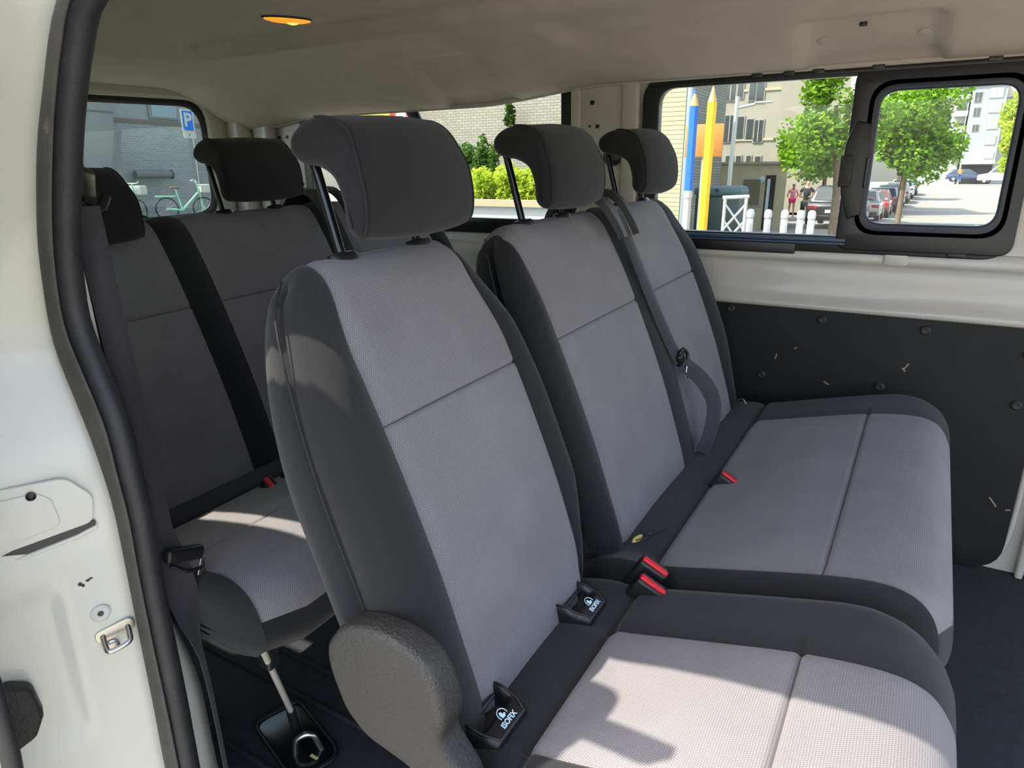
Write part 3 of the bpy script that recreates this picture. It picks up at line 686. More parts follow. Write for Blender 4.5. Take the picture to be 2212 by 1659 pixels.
# belt guide on the shoulder between the two backrests
gd = bpy.data.objects.new('belt_guide', None); COL.objects.link(gd); gd.parent = bs; gd.location = backpt(0, .0, .55, .165) - origin_of(bs)
tag(gd, 'black plastic belt guide clasping the backrest top')
def guide(x0, yc, g):
    pr = [Vector((n, s)) for n, s in ((-.125, .50), (-.115, .56), (-.085, .600), (-.04, .612), (0, .598), (.022, .570), (.030, .53), (.033, .50))]
    cp_ = catmull(pr, 5)
    for s, wd in ((-1, .042), (1, .026)):
        V = []; F = []
        for i, p in enumerate(cp_):
            t = i / (len(cp_) - 1); h = wd * (1 - .45 * sm((t - .6) / .4)); th = .014
            for dy, dn in ((-h / 2, 0), (-h / 2 + .003, th), (h / 2 - .003, th), (h / 2, 0)):
                q = backpt(x0, p.x, p.y, yc + s * (.045 - .006 * t) + dy); nn = (Vector((p.x, p.y)) - Vector((-.05, .5))).normalized()
                V.append(q + (BN * nn.x + BU * nn.y) * dn)
        for i in range(len(cp_) - 1):
            for k in range(4): F.append((i * 4 + k, i * 4 + (k + 1) % 4, (i + 1) * 4 + (k + 1) % 4, (i + 1) * 4 + k))
        F.append((0, 1, 2, 3)); e = (len(cp_) - 1) * 4; F.append((e, e + 1, e + 2, e + 3)); mesh('guide_arm', V, F, PLAST, g).data.set_sharp_from_angle(angle=math.radians(50))
    V = []; F = []
    for i, p in enumerate(cp_[:22]):
        nn = (Vector((p.x, p.y)) - Vector((-.05, .5))).normalized()
        for dy in (-.04, .04):
            q = backpt(x0, p.x, p.y, yc + dy); V.append(q + (BN * nn.x + BU * nn.y) * .003)
    for i in range(21): F.append((2 * i, 2 * i + 1, 2 * i + 3, 2 * i + 2))
    mesh('guide_saddle', V, F, SMOOTHP, g)
guide(0, .165, gd)
# torn cover with foam showing at the rear corner of the bench cushion
for k, (dx, dy) in enumerate(((0, 0), (.012, .018))):
    lathe('foam_tear', [(0, 0), (1, .1), (.8, .7), (.3, 1.0), (.01, 1.02)], FOAM if k == 0 else SMOOTHP, bs, frame((.028 + dx, -.186 + dy, .386), (.3, 1, 0), (1, -.3, 0)) @ Matrix.Diagonal((.016, .006, -.007, 1)), 10)
for k in range(5):
    tube('loose_thread', [(.03 + .006 * k, -.20 + .012 * k, .392), (.045 + .006 * k, -.19 + .012 * k, .398)], .0012, BLACK, bs, 5)
buckle(.108, -.330, .408, bs, math.radians(8), 30); buckle(.100, -.298, .420, bs, math.radians(8), 30)
buckle(.122, .10, .405, bs, math.radians(5), 32)

# ---- third row bench
rb = thing('rear_bench', (-.64, -.02, FZ), 'grey and black rear bench seat in the shaded third row', 'seat')
X3 = -.84
backrest(X3, -.745, .69, [(-.665, -.322), (-.242, .14), (.225, .58)], rb)
cushion(X3, -.722, .67, [(-.698, .56)], rb, xs=.29, kz=.5)
headrest(X3, -.490, rb, .062); headrest(X3, -.030, rb); headrest(X3, .440, rb)
gd3 = bpy.data.objects.new('belt_guide', None); COL.objects.link(gd3); gd3.parent = rb; gd3.location = backpt(X3, 0, .55, .19) - origin_of(rb); guide(X3, .18, gd3)
buckle(X3 + .135, -.378, .402, rb, math.radians(-5), 35); buckle(X3 + .14, -.325, .404, rb, math.radians(-5), 35)
bm = bmesh.new(); rounded_box(bm, (.34, 1.1, .04), (X3 + .18, -.03, .300), .01); from_bm('seat_pan', bm, PLAST, rb, smooth=True, angle=40)
for yy in (-.61, .55):
    box('leg_bracket', (.03, .03, .09), (X3 + .39, yy - .02, .285), DARKSTEEL, rb, r=.006)
    tube('leg_strut', [(X3 + .42, yy - .055, .325), (X3 + .335, yy + .045, .06)], .0058, mat('bright_strut', (205, 198, 186), .35, metal=.3), rb, 10)
    tube('strut_sleeve', [(X3 + .337, yy + .043, .065), (X3 + .315, yy + .065, FZ + .012)], .009, DARKSTEEL, rb, 10)
    tube('leg', [(X3 + .06, yy, .235), (X3 + .0, yy, FZ + .01)], .015, DARKSTEEL, rb, 10)
# floor anchor well under the strut
fw = thing('floor_anchor', (-.50, -.55, FZ), 'dark steel floor anchor plate under the third row strut', 'anchor')
plate('anchor_tray', rpoly([(-.10, -.045), (.085, -.055), (.10, .04), (-.09, .05)], [.03, .03, .035, .02]), [], .006, frame((-.525, -.545, FZ + .003), (1, -.25, 0), (.25, 1, 0)), GLOSSBLK, fw, bevel=.002)
tube('tray_rim', [frame((-.525, -.545, FZ + .006), (1, -.25, 0), (.25, 1, 0)) @ Vector((p.x, p.y, 0)) for p in (lambda q: q + [q[0]])(rpoly([(-.10, -.045), (.085, -.055), (.10, .04), (-.09, .05)], [.03, .03, .035, .02]))], .004, SMOOTHP, fw, 8)
tube('anchor_hoop', catmull([(-.50, -.575, FZ + .004), (-.495, -.57, FZ + .04), (-.475, -.55, FZ + .045), (-.465, -.54, FZ + .004)], 6), .006, STEEL, fw, 10)
box('tray_tag', (.018, .006, .001), (-.462, -.562, FZ + .008), mat('yellow_tag', (200, 195, 120), .7), fw, r=0)

# ---- seat belts
def strap(name, pts, wdir, wid, m, parent, th=.0014, cup=0.):
    P = catmull([Vector(p) for p in pts], 8); V = []; F = []; UV = []; L = 0
    for i, p in enumerate(P):
        if i: L += (P[i] - P[i - 1]).length
        t = (P[min(i + 1, len(P) - 1)] - P[max(i - 1, 0)]).normalized()
        wv = wdir(i / (len(P) - 1)) if callable(wdir) else wdir; wv = Vector(wv); wv = (wv - t * wv.dot(t)).normalized(); nn = t.cross(wv)
        ww = wid(i / (len(P) - 1)) if callable(wid) else wid
        for k in range(7):
            u = -1 + k / 3; V.append(p + wv * (u * ww / 2) + nn * (cup * (1 - u * u))); UV.append((u * ww / 2, L))
        for k in range(6, -1, -1):
            u = -1 + k / 3; V.append(p + wv * (u * ww / 2) + nn * (cup * (1 - u * u) + th)); UV.append((u * ww / 2, L))
    n = 14
    for i in range(len(P) - 1):
        for k in range(n): F.append((i * n + k, i * n + (k + 1) % n, (i + 1) * n + (k + 1) % n, (i + 1) * n + k))
    F.append(tuple(range(n))); F.append(tuple((len(P) - 1) * n + k for k in range(n)))
    o = mesh(name, V, F, m, parent, uvs=UV); o.data.set_sharp_from_angle(angle=math.radians(50)); return o
nb_ = thing('seat_belt', (-.55, -.70, .05), 'dark grey seat belt hanging from the door pillar beside the rubber seal', 'seat belt')
strap('outer_webbing', [(-.560, -.752, 1.00), (-.545, -.752, .80), (-.512, -.750, .60), (-.475, -.742, .47), (-.462, -.736, .30), (-.464, -.734, .12), (-.468, -.733, .01)], lambda t: Vector((.35, .94, 0)).lerp(Vector((-.80, .60, 0)), sm((t - .50) / .14)), .044, WEBBING, nb_, cup=.002)
strap('inner_webbing', [(-.508, -.742, 1.00), (-.500, -.743, .80), (-.494, -.743, .62), (-.489, -.743, .50)], (.45, .90, 0), .032, WEBBING, nb_, cup=.004)
box('height_adjuster', (.03, .045, .075), (-.575, -.722, 1.062), PLAST, nb_, r=.008, rot=Matrix.Rotation(math.radians(25), 4, 'Z'))
bm = bmesh.new(); rounded_box(bm, (.022, .062, .058), r=.010, mw=Matrix.Translation((-.545, -.728, 1.022)) @ Matrix.Rotation(math.radians(30), 4, 'Z') @ Matrix.Rotation(math.radians(-15), 4, 'X')); from_bm('belt_loop', bm, GLOSSBLK, nb_, smooth=True, angle=50)
tube('loop_lip', catmull([(-.535, -.752, 1.03), (-.518, -.742, .998), (-.512, -.725, .992), (-.525, -.705, 1.008)], 5), .007, GLOSSBLK, nb_, 10)
bm = bmesh.new(); rounded_box(bm, (.016, .062, .022), r=.007, mw=Matrix.Translation((-.470, -.728, .506)) @ Matrix.Rotation(math.radians(-20), 4, 'X')); from_bm('tongue_grip', bm, SMOOTHP, nb_, smooth=True, angle=50)
tube('tongue_slot_rim', catmull([(-.466, -.752, .501), (-.462, -.732, .482), (-.462, -.710, .477), (-.465, -.706, .488)], 5), .003, SMOOTHP, nb_, 8)
box('tongue_blade', (.003, .012, .026), (-.463, -.708, .476), STEEL, nb_, r=.001, rot=Matrix.Rotation(math.radians(-22), 4, 'X'))
cb = thing('seat_belt', (.1, .2, .4), 'dark seat belt hanging down between the two bench backrests', 'seat belt')
strap('upper_webbing', [backpt(0, .024, .560, .168), backpt(0, .026, .50, .180), backpt(0, .024, .36, .205), backpt(0, .026, .25, .226), backpt(0, .030, .20, .238)], lambda t: (0, 1, .1 + .9 * t), lambda t: .044 - .012 * t, WEBBING, cb, cup=.004)
strap('lower_webbing', [backpt(0, .034, .195, .243), backpt(0, .060, .14, .262), backpt(0, .066, .08, .270), backpt(0, .045, .02, .248), backpt(0, .02, -.015, .225)], lambda t: (.5, 1, 0), .046, WEBBING, cb, cup=.006)
bm = bmesh.new(); rounded_box(bm, (.014, .030, .030), r=.006, mw=Matrix.Translation(backpt(0, .034, .205, .240)) @ Matrix.Rotation(math.radians(20), 4, 'X')); from_bm('tongue_grip', bm, SMOOTHP, cb, smooth=True, angle=50)
tube('tongue_slot_rim', catmull([backpt(0, .036, .215, .232), backpt(0, .046, .225, .245), backpt(0, .046, .205, .258), backpt(0, .040, .185, .248)], 5), .004, SMOOTHP, cb, 8)
box('tongue_blade', (.003, .011, .030), backpt(0, .040, .172, .236), STEEL, cb, r=.001, rot=Matrix.Rotation(math.radians(-8), 4, 'X'))
# spare tongue clip left at the far rear corner of the bench
tube('belt_anchor_cable', catmull([(.015, .585, .40), (.035, .57, .412), (.05, .55, .405)], 5), .003, STEEL, bs, 8)
# ================================================================== the street outside
# the van leans a little on the camber, so the street has its own upright frame
ME = Matrix.Translation((0, 0, -.55)) @ Matrix.Rotation(math.radians(-2.2), 4, 'X')
def hg(y):
    if y < 26: return -.2 * sm(y / 26)
    if y < 42: return -.2 - .35 * sm((y - 26) / 16)
    return -.55 + 1.15 * sm((y - 42) / 53)
def out(name, x, y, label, cat, rz=0., z=None, group=None, kind=None):
    return thing(name, None, label, cat, group, kind, ME @ Matrix.Translation((x, y, hg(y) if z is None else z)) @ Matrix.Rotation(rz, 4, 'Z'))
def prism(name, x0, x1, y0, y1, z0, z1, m, parent, shear=.35):
    d = (y1 - y0) * shear; V = [(x0 - d, y1, z0), (x0, y0, z0), (x1, y0, z0), (x1 - d, y1, z0)]; V += [(a, b, z1) for a, b, _ in V]
    return mesh(name, V, [(0, 1, 2, 3), (4, 5, 6, 7), (0, 1, 5, 4), (1, 2, 6, 5), (2, 3, 7, 6), (3, 0, 4, 7)], m, parent, local=True, smooth=False)
def lbox(name, x0, x1, y0, y1, z0, z1, m, parent, r=0.): return box(name, (abs(x1 - x0), abs(y1 - y0), abs(z1 - z0)), ((x0 + x1) / 2, (y0 + y1) / 2, (z0 + z1) / 2), m, parent, r=r, local=True, seg=2)
def brickmat(name, c1, c2, mortar, bw, bh, axis):
    m = bpy.data.materials.new(name); m.use_nodes = True; N, L = m.node_tree.nodes, m.node_tree.links; p = N['Principled BSDF']; p.inputs['Roughness'].default_value = .85
    tc = N.new('ShaderNodeTexCoord'); s = N.new('ShaderNodeSeparateXYZ'); c = N.new('ShaderNodeCombineXYZ'); L.new(tc.outputs['Object'], s.inputs[0])
    L.new(s.outputs[axis], c.inputs[0]); L.new(s.outputs[2], c.inputs[1])
    b = N.new('ShaderNodeTexBrick'); L.new(c.outputs[0], b.inputs['Vector']); b.inputs['Scale'].default_value = 1.0
    b.inputs['Color1'].default_value = srgb(*c1); b.inputs['Color2'].default_value = srgb(*c2); b.inputs['Mortar'].default_value = srgb(*mortar)
    b.inputs['Brick Width'].default_value = bw; b.inputs['Row Height'].default_value = bh; b.inputs['Mortar Size'].default_value = .009
    L.new(b.outputs['Color'], p.inputs['Base Color'])
    bp_ = N.new('ShaderNodeBump'); bp_.inputs['Distance'].default_value = .01; bp_.inputs['Strength'].default_value = .5; bp_.invert = True
    L.new(b.outputs['Fac'], bp_.inputs['Height']); L.new(bp_.outputs['Normal'], p.inputs['Normal']); MATS[name] = m; return m
ASPH = mat('sunlit_asphalt', (120, 117, 109), .9, noise=.12, nscale=3, bump=.3, bscale=40)
PAVE = mat('pale_pavement', (140, 136, 125), .9, noise=.08, nscale=4)
STUCCO = mat('beige_stucco', (158, 149, 124), .9, noise=.04, nscale=2)
STUCCO2 = mat('grey_beige_stucco', (138, 133, 117), .9, noise=.04, nscale=2)
CONC = mat('grey_concrete', (138, 140, 136), .9, noise=.08, nscale=1.2)
PALE = mat('pale_grey_render', (150, 152, 150), .8, noise=.03, nscale=1)
WHITEW = mat('white_render', (196, 194, 184), .8, noise=.03, nscale=1)
WINGL = mat('dark_window_pane', (62, 66, 66), .15)
WINLT = mat('pale_window_pane', (168, 178, 180), .15)
WINFR = mat('window_frame_paint', (138, 136, 126), .5)
BARK = mat('grey_brown_bark', (104, 88, 70), .9, noise=.3, nscale=12)
def leafmat(name, a, b):
    m = bpy.data.materials.new(name); m.use_nodes = True; N, L = m.node_tree.nodes, m.node_tree.links; N.clear()
    o = N.new('ShaderNodeOutputMaterial'); d = N.new('ShaderNodeBsdfDiffuse'); t = N.new('ShaderNodeBsdfTranslucent'); x = N.new('ShaderNodeMixShader'); x.inputs[0].default_value = .5
    tc = N.new('ShaderNodeTexCoord'); n = N.new('ShaderNodeTexNoise'); n.inputs['Scale'].default_value = 3.5; n.inputs['Detail'].default_value = 4; L.new(tc.outputs['Object'], n.inputs['Vector'])
    r = N.new('ShaderNodeValToRGB'); r.color_ramp.elements[0].position = .35; r.color_ramp.elements[1].position = .68; r.color_ramp.elements[0].color = srgb(*a); r.color_ramp.elements[1].color = srgb(*b)
    L.new(n.outputs['Fac'], r.inputs[0]); L.new(r.outputs[0], d.inputs[0]); L.new(r.outputs[0], t.inputs[0]); L.new(d.outputs[0], x.inputs[1]); L.new(t.outputs[0], x.inputs[2]); L.new(x.outputs[0], o.inputs[0]); MATS[name] = m; return m
LEAF = leafmat('fresh_green_leaf', (78, 118, 30), (150, 190, 62)); LEAFD = leafmat('dark_green_leaf', (48, 78, 34), (88, 118, 52)); LEAFL = leafmat('lime_green_leaf', (140, 165, 40), (196, 210, 84))

# ---- ground
gx = [-70, -30, -14, -8, -5, -3, 0, 3, 6, 10, 20, 60]; gy = [-40, -15, -6] + [2 * k for k in range(0, 56)] + [130, 170]
V = [ME @ Vector((x, y, hg(max(0, y)))) for y in gy for x in gx]; F = []
for j in range(len(gy) - 1):
    for i in range(len(gx) - 1): a = j * len(gx) + i; F.append((a, a + 1, a + len(gx) + 1, a + len(gx)))
ground = tag(mesh('ground', V, F, ASPH), 'pale sunlit asphalt street running away outside', 'street', kind='structure')
def on_ground(x0, x1, y0, y1, h, name, m):
    n = 8; V = []; F = []
    for k in range(n + 1):
        y = y0 + (y1 - y0) * k / n
        for x, z in ((x0, -.02), (x0, h), (x1, h), (x1, -.02)): V.append(ME @ Vector((x, y, hg(y) + z)))
    for k in range(n):
        for q in range(3): F.append((k * 4 + q, k * 4 + q + 1, k * 4 + q + 5, k * 4 + q + 4))
    F.append((0, 1, 2, 3)); F.append((n * 4 + 3, n * 4 + 2, n * 4 + 1, n * 4)); return mesh(name, V, F, m, ground, smooth=False)
on_ground(-9, 9, -14, -1.15, .004, 'pavement', mat('bounce_paving', (150, 146, 134), .9, noise=.06, nscale=3)); on_ground(-7.5, -2.1, 30.5, 36, .015, 'pavement', PAVE); on_ground(-2.1, -1.5, 44, 92, .05, 'pavement', PAVE); on_ground(6.5, 12, 20, 95, .05, 'pavement', PAVE)  # first slab is unseen, added beside the door to bounce light onto the headliner
ZW = mat('road_marking_white', (170, 168, 158), .8)
for k in range(6): on_ground(-.55 + .72 * k, -.15 + .72 * k, 56, 59, .006, 'zebra_stripe', ZW)
on_ground(2.0, 2.14, 26, 34, .006, 'lane_line', ZW)

# ---- buildings seen through the far windows
def window_unit(parent, x0, x1, z0, z1, y, pane=WINGL, fr=WINFR, mull=True):
    w_ = lbox('window', x0 - .05, x1 + .05, y - .04, y + .04, z0 - .05, z1 + .05, fr, parent)
    lbox('pane', x0, x1, y - .06, y - .035, z0, z1, pane, w_)
    if mull and x1 - x0 > .3: lbox('mullion', (x0 + x1) / 2 - .02, (x0 + x1) / 2 + .02, y - .075, y - .035, z0, z1, fr, w_)
ap = out('apartment_building', -7.7, 30, 'beige apartment block with four columns of tall windows behind the pencils', 'building', z=-.4)
prism('wall', -2.3, 2.15, 0, 6, 0, 9, STUCCO2, ap, .25)
for z in (3.4 + .02, 5.35): lbox('floor_band', -2.3, 2.17, -.04, .02, z - .0, z + .10, STUCCO, ap)
for xs_, zs in (((-7.74, -7.38), (4.66, 6.0)), ((-7.27, -7.07), (4.73, 6.0)), ((-6.80, -6.57), (4.62, 6.0)), ((-6.50, -6.23), (4.56, 6.0)), ((-7.69, -7.29), (3.01, 4.05)), ((-7.17, -6.92), (3.14, 3.98)), ((-6.78, -6.53), (3.12, 3.87)), ((-6.45, -6.13), (2.98, 3.82)), ((-7.53, -7.28), (2.07, 2.43)), ((-7.10, -6.91), (2.08, 2.42)), ((-6.67, -6.51), (2.10, 2.42)), ((-6.31, -6.11), (2.11, 2.39)), ((-9.64, -9.26), (3.42, 4.48)), ((-8.86, -8.59), (3.44, 4.33)), ((-8.5, -8.25), (4.7, 5.6))):
    window_unit(ap, xs_[0] + 7.7, xs_[1] + 7.7, zs[0] + .4, zs[1] + .4, 0, WINGL if random.random() < .7 else WINLT)
blk = out('plain_building', -6.5, 42, 'tall windowless grey beige building side behind the near tree', 'building', z=-.4)
prism('wall', -2.6, 2.2, 0, 6, 0, 12, STUCCO2, blk, .18); prism('parapet', -2.6, 2.25, -.05, 6.05, 12, 12.2, STUCCO, blk, .18)
an = out('annex_building', -5.2, 24, 'low beige annex with a window and a narrow dark door', 'building', z=-.3)
prism('wall', -1.3, 1.26, 0, 4, 0, 2.28, STUCCO, an, .22); prism('roof_edge', -1.35, 1.32, -.06, 4, 2.28, 2.36, STUCCO2, an, .22)
window_unit(an, -.12, .44, .95, 1.78, 0, mat('brown_window_pane', (96, 90, 76), .2), mull=False)
dd = lbox('door', .60, .92, -.04, .03, .1, 1.92, SMOOTHP, an); lbox('door_light', .66, .76, -.06, -.03, .5, 1.8, WINLT, dd)
lathe('round_sign', [(0, 0), (.10, 0), (.10, .03), (.08, .04), (.001, .04)], mat('sign_blue_grey', (150, 170, 185), .4), an, frame((.47, -.01, 1.78), (1, 0, 0), (0, 0, 1)), 20, local=True)
be = out('siding_building', -5.6, 15, 'sunlit cream building clad in horizontal boards at the window corner', 'building', z=-.3)
SID = mat('cream_siding', (176, 163, 124), .8, noise=.03, nscale=2)
prism('wall_core', -1.2, .85, .06, 1.5, 0, 6.5, SID, be, .36)
for k in range(62):
    if k == 40: continue
    lbox('board', -1.2, .87, 0, .07, .10 + k * .1, .19 + k * .1, SID, be)
lbox('downpipe', .90, 1.02, -.05, .07, 0, 6.5, mat('blue_grey_pipe', (128, 140, 152), .5), be, r=.03)
gb = out('grey_far_building', 1.15, 119.1, 'distant grey block with white balcony fronts at the end of the street', 'building', z=-.18)
gb.scale = (1.5,) * 3
lbox('wall', -2.5, .95, 0, 8, 0, 14, PALE, gb)
for z in (8.36, 6.96, 5.55, 4.1, 9.8): 
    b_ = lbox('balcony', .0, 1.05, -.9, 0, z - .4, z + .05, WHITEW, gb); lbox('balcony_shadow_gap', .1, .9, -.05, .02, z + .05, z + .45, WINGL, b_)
gb2 = out('far_building', 5.2, 117.6, 'distant grey tower with square windows under a yellow roof band', 'building', z=-.18)
gb2.scale = (1.5,) * 3
lbox('wall', -1.55, 1.1, 0, 8, 0, 9.1, CONC if False else mat('blue_grey_render', (140, 144, 148), .8), gb2); lbox('roof_band', -1.6, 1.15, -.15, 8, 9.1, 10.2, mat('yellow_band', (205, 150, 28), .7), gb2); lbox('ground_floor_canopy', -1.5, 1.1, -1.2, 0, 2.3, 2.55, WHITEW, gb2); lbox('garage_opening', -1.4, 1.0, -.06, .02, .2, 2.2, SMOOTHP, gb2)
for x0, x1, z0, z1 in ((3.39, 4.4, 8.40, 9.2), (3.56, 4.4, 7.16, 7.98), (3.62, 4.4, 5.75, 6.57), (3.69, 4.45, 4.40, 5.10), (3.85, 4.5, 3.20, 3.69), (2.29, 2.78, 8.1, 8.9), (2.4, 2.85, 6.9, 7.6), (2.52, 2.96, 5.60, 6.14)):
    window_unit(gb2, x0 - 3.6, x1 - 3.6, z0 - .4, z1 - .4, 0, WINLT if x0 > 3 else WINGL)
gb3 = out('white_far_building', 9.1, 126.6, 'distant bright white building at the right edge of the sliding window', 'building', z=-.18)
gb3.scale = (1.5,) * 3
lbox('wall', -1.38, 6, 0, 8, 0, 15, WHITEW, gb3)
for z in (5, 7, 9): window_unit(gb3, -.6, .1, z, z + .9, 0, WINLT); lbox('ledge', -1.2, 1.0, -.6, 0, z - .5, z - .35, WHITEW, gb3)

# ---- pencils and street furniture
def pencil(x, y, top, label, rgb, lead, body_from=None):
    t = out('pencil_post', x, y, label, 'post', z=-.35, group='giant pencil posts')
    h = top + .35; r = .085; M_ = mat('pencil_' + lead, rgb, .4)
    tip = h - .30; lead_h = .09
    zb = 0.0
    if body_from:
        wp = lathe('white_base', [(r * .92, 0), (r * .92, body_from)], mat('pencil_white', (176, 176, 170), .4), t, n=6, local=True); wp.data.polygons.foreach_set('use_smooth', [False] * len(wp.data.polygons)); zb = body_from
        lathe('ferrule', [(r * 1.04, body_from - .14), (r * 1.04, body_from - .02)], mat('pencil_white', (176, 176, 170), .4), t, n=12, local=True)
    o = lathe('shaft', [(r, zb), (r, tip)], M_, t, n=6, local=True); o.data.polygons.foreach_set('use_smooth', [False] * 8)
    lathe('wood_cone', [(r, tip), (.028, h - lead_h)], mat('pencil_wood', (190, 148, 92), .6), t, n=16, local=True)
    lathe('lead', [(.028, h - lead_h), (.004, h)], M_ if lead == 'blue' else mat('pencil_wood', (190, 148, 92), .6), t, n=16, local=True)
pencil(-3.72, 12.3, 3.13, 'tall blue pencil shaped post with white base', (14, 92, 190), 'blue', 1.66); pencil(-3.30, 12, 3.15, 'tall yellow pencil shaped post beside the blue one', (226, 178, 16), 'yellow')
sg = out('orange_sign', -3.97, 14, 'orange road sign board behind the pencil posts', 'sign'); lbox('board', -.40, .40, -.015, .015, 2.08, 2.74, mat('orange_board', (165, 108, 40), .6), sg, .01); lbox('sign_post', -.03, .03, .02, .07, 0, 2.7, WINFR, sg)
bn = out('waste_bin', -4.28, 17, 'large dark green waste container with rounded lid', 'bin')
GRN = mat('dark_green_plastic', (44, 62, 58), .5); o = box('bin_body', (1.10, .8, 1.12), (0, 0, .68), GRN, bn, r=.05, local=True); box('bin_lid', (1.2, .9, .26), (0, 0, 1.36), mat('blue_green_plastic', (62, 86, 92), .45), bn, r=.11, local=True, seg=5)
lathe('bin_lock', [(0, 0), (.05, 0), (.05, .03), (.001, .03)], SMOOTHP, bn, frame((0, -.45, 1.38), (1, 0, 0), (0, 0, 1)), 16, local=True)
for s in (-1, 1):
    for q in (-1, 1): lathe('wheel', [(.001, -.03), (.09, -.03), (.09, .03), (.001, .03)], SMOOTHP, bn, Matrix.Translation((s * .45, q * .3, .09)) @ Matrix.Rotation(math.pi / 2, 4, 'Y'), 14, local=True)
br = out('street_barrier', -3.2, 14, 'white crossed street barrier beside the waste container', 'barrier'); WP = mat('white_enamel', (176, 178, 172), .4)
for s in (-1, 1): tube('upright', [(s * .22, 0, 0), (s * .22, 0, 1.25)], .035, WP, br, 10, local=True)
tube('top_rail', [(-.27, 0, 1.25), (.27, 0, 1.28)], .04, WP, br, 10, local=True)
for z in (.25, .6): tube('brace', [(-.2, 0, z), (.2, 0, z + .5)], .025, WP, br, 8, local=True); tube('brace', [(.2, .01, z), (-.2, .01, z + .5)], .025, STEEL, br, 8, local=True)
where = ['just right of the white barrier', 'second from the white barrier', 'nearest the pink clad walker', 'left of the person in black', 'right of the person in black']
for k, (x, y) in enumerate(((-3.08, 15), (-2.70, 15), (-2.35, 15), (-2.02, 15), (-1.80, 15))):
    b = out('bollard', x, y, 'white street bollard ' + where[k], 'bollard', group='white bollards along the kerb')
    lathe('bollard_post', [(.075, 0), (.075, .78), (.062, .80)], WP, b, n=16, local=True); lathe('bollard_head', [(.062, .80), (.082, .82), (.084, .93), (.06, .985), (.002, 1.0)], WP, b, n=16, local=True)
lp = out('street_lamp', -4.35, 18, 'slim white street lamp with a long horizontal arm', 'street lamp'); tube('lamp_pole', [(0, 0, 0), (.0, 0, 2), (.03, 0, 3.7)], .055, WP, lp, 10, local=True)
tube('lamp_arm', [(.03, 0, 3.42), (.5, 0, 3.50)], .035, WP, lp, 8, local=True); box('lamp_head', (.42, .12, .05), (.68, 0, 3.53), WP, lp, r=.02, local=True)

# ---- trees, shrubs
def blob_leaves(n, clumps, size, rnd):
    V = []; F = []
    for _ in range(n):
        c, rad = clumps[int(rnd.random() ** 1.0 * len(clumps))]
        d = Vector((rnd.gauss(0, 1), rnd.gauss(0, 1), rnd.gauss(0, 1))).normalized() * (rnd.random() ** .45)
        p = Vector((c[0] + d.x * rad[0], c[1] + d.y * rad[1], c[2] + d.z * rad[2]))
        u = Vector((rnd.gauss(0, 1), rnd.gauss(0, 1), rnd.gauss(0, .6))).normalized(); v = u.cross(Vector((rnd.gauss(0, 1), rnd.gauss(0, 1), rnd.gauss(0, 1)))).normalized(); s = size * rnd.uniform(.6, 1.3)
        i = len(V); V += [p - u * s, p + v * s * .55, p + u * s, p - v * s * .55]; F.append((i, i + 1, i + 2, i + 3))
    return V, F
def tree(x, y, label, crown_z, rx, rz_, trunk_r, n, leaf, m, seed, group='street trees', trunk_x=0.):
    rnd = random.Random(seed); t = out('street_tree', x, y, label, 'tree', group=group)
    cl = []
    for _ in range(22):
        d = Vector((rnd.gauss(0, 1), rnd.gauss(0, 1), rnd.gauss(0, 1))).normalized() * rnd.uniform(.35, .85)
        k = rnd.uniform(.26, .42); cl.append(((d.x * rx, d.y * rx, crown_z + d.z * rz_), (rx * k, rx * k, rz_ * k * .7)))
    V, F = blob_leaves(n, cl, leaf, rnd); tag(mesh('foliage', V, F, m, t, local=True, smooth=False, recalc=False), kind='stuff')
    tube('trunk', [(trunk_x, 0, -.1), (trunk_x * .9, 0, crown_z * .35), (trunk_x * .5, 0, crown_z * .7), (0, 0, crown_z)], trunk_r, BARK, t, 10, local=True, rad=[trunk_r, trunk_r * .85, trunk_r * .7, trunk_r * .4])
    for k in range(7):
        c = cl[k][0]; tube('branch', [(trunk_x * .5, 0, crown_z * .62), (c[0] * .5, c[1] * .5, (crown_z * .7 + c[2]) / 2), c], trunk_r * .3, BARK, t, 6, local=True)
tree(-2.45, 22, 'leafy green street tree in front of the parked dark car', 3.75, 1.85, 2.55, .13, 9000, .085, LEAF, 3, trunk_x=.35)
tree(-.75, 32, 'broad bright green tree filling the left of the sliding pane', 3.7, 2.1, 2.9, .12, 10000, .11, LEAF, 5)
tree(-4.0, 34, 'low leafy tree behind the window mullion beside the parked row', 3.0, 1.8, 2.0, .12, 5000, .10, LEAF, 6)
tree(-1.3, 46, 'darker green tree behind the row of parked cars', 4.6, 2.0, 3.0, .16, 5000, .15, LEAFD, 9)
tree(5.0, 62, 'pale green tree in front of the distant white building', 5.0, 1.6, 3.2, .15, 4000, .17, LEAFL, 12)
tree(-2.2, 62, 'small far tree at the top of the parked row', 4.4, 1.9, 2.6, .15, 3000, .18, LEAF, 15)
def shrub(name, x, y, label, z0, rx, h, n, leaf, m, seed, cat='shrub', group=None):
    rnd = random.Random(seed); t = out(name, x, y, label, cat, z=z0, group=group); cl = [((rnd.uniform(-.7, .7) * rx, rnd.uniform(-.5, .5) * rx, h * rnd.uniform(.2, .85)), (rx * .42, rx * .42, h * .28)) for _ in range(14)]
    V, F = blob_leaves(n, cl, leaf, rnd); tag(mesh('foliage', V, F, m, t, local=True, smooth=False, recalc=False), kind='stuff')
    for k in range(5): tube('stem', [(cl[k][0][0] * .3, 0, 0), (cl[k][0][0] * .8, cl[k][0][1], cl[k][0][2])], .02, BARK, t, 6, local=True)

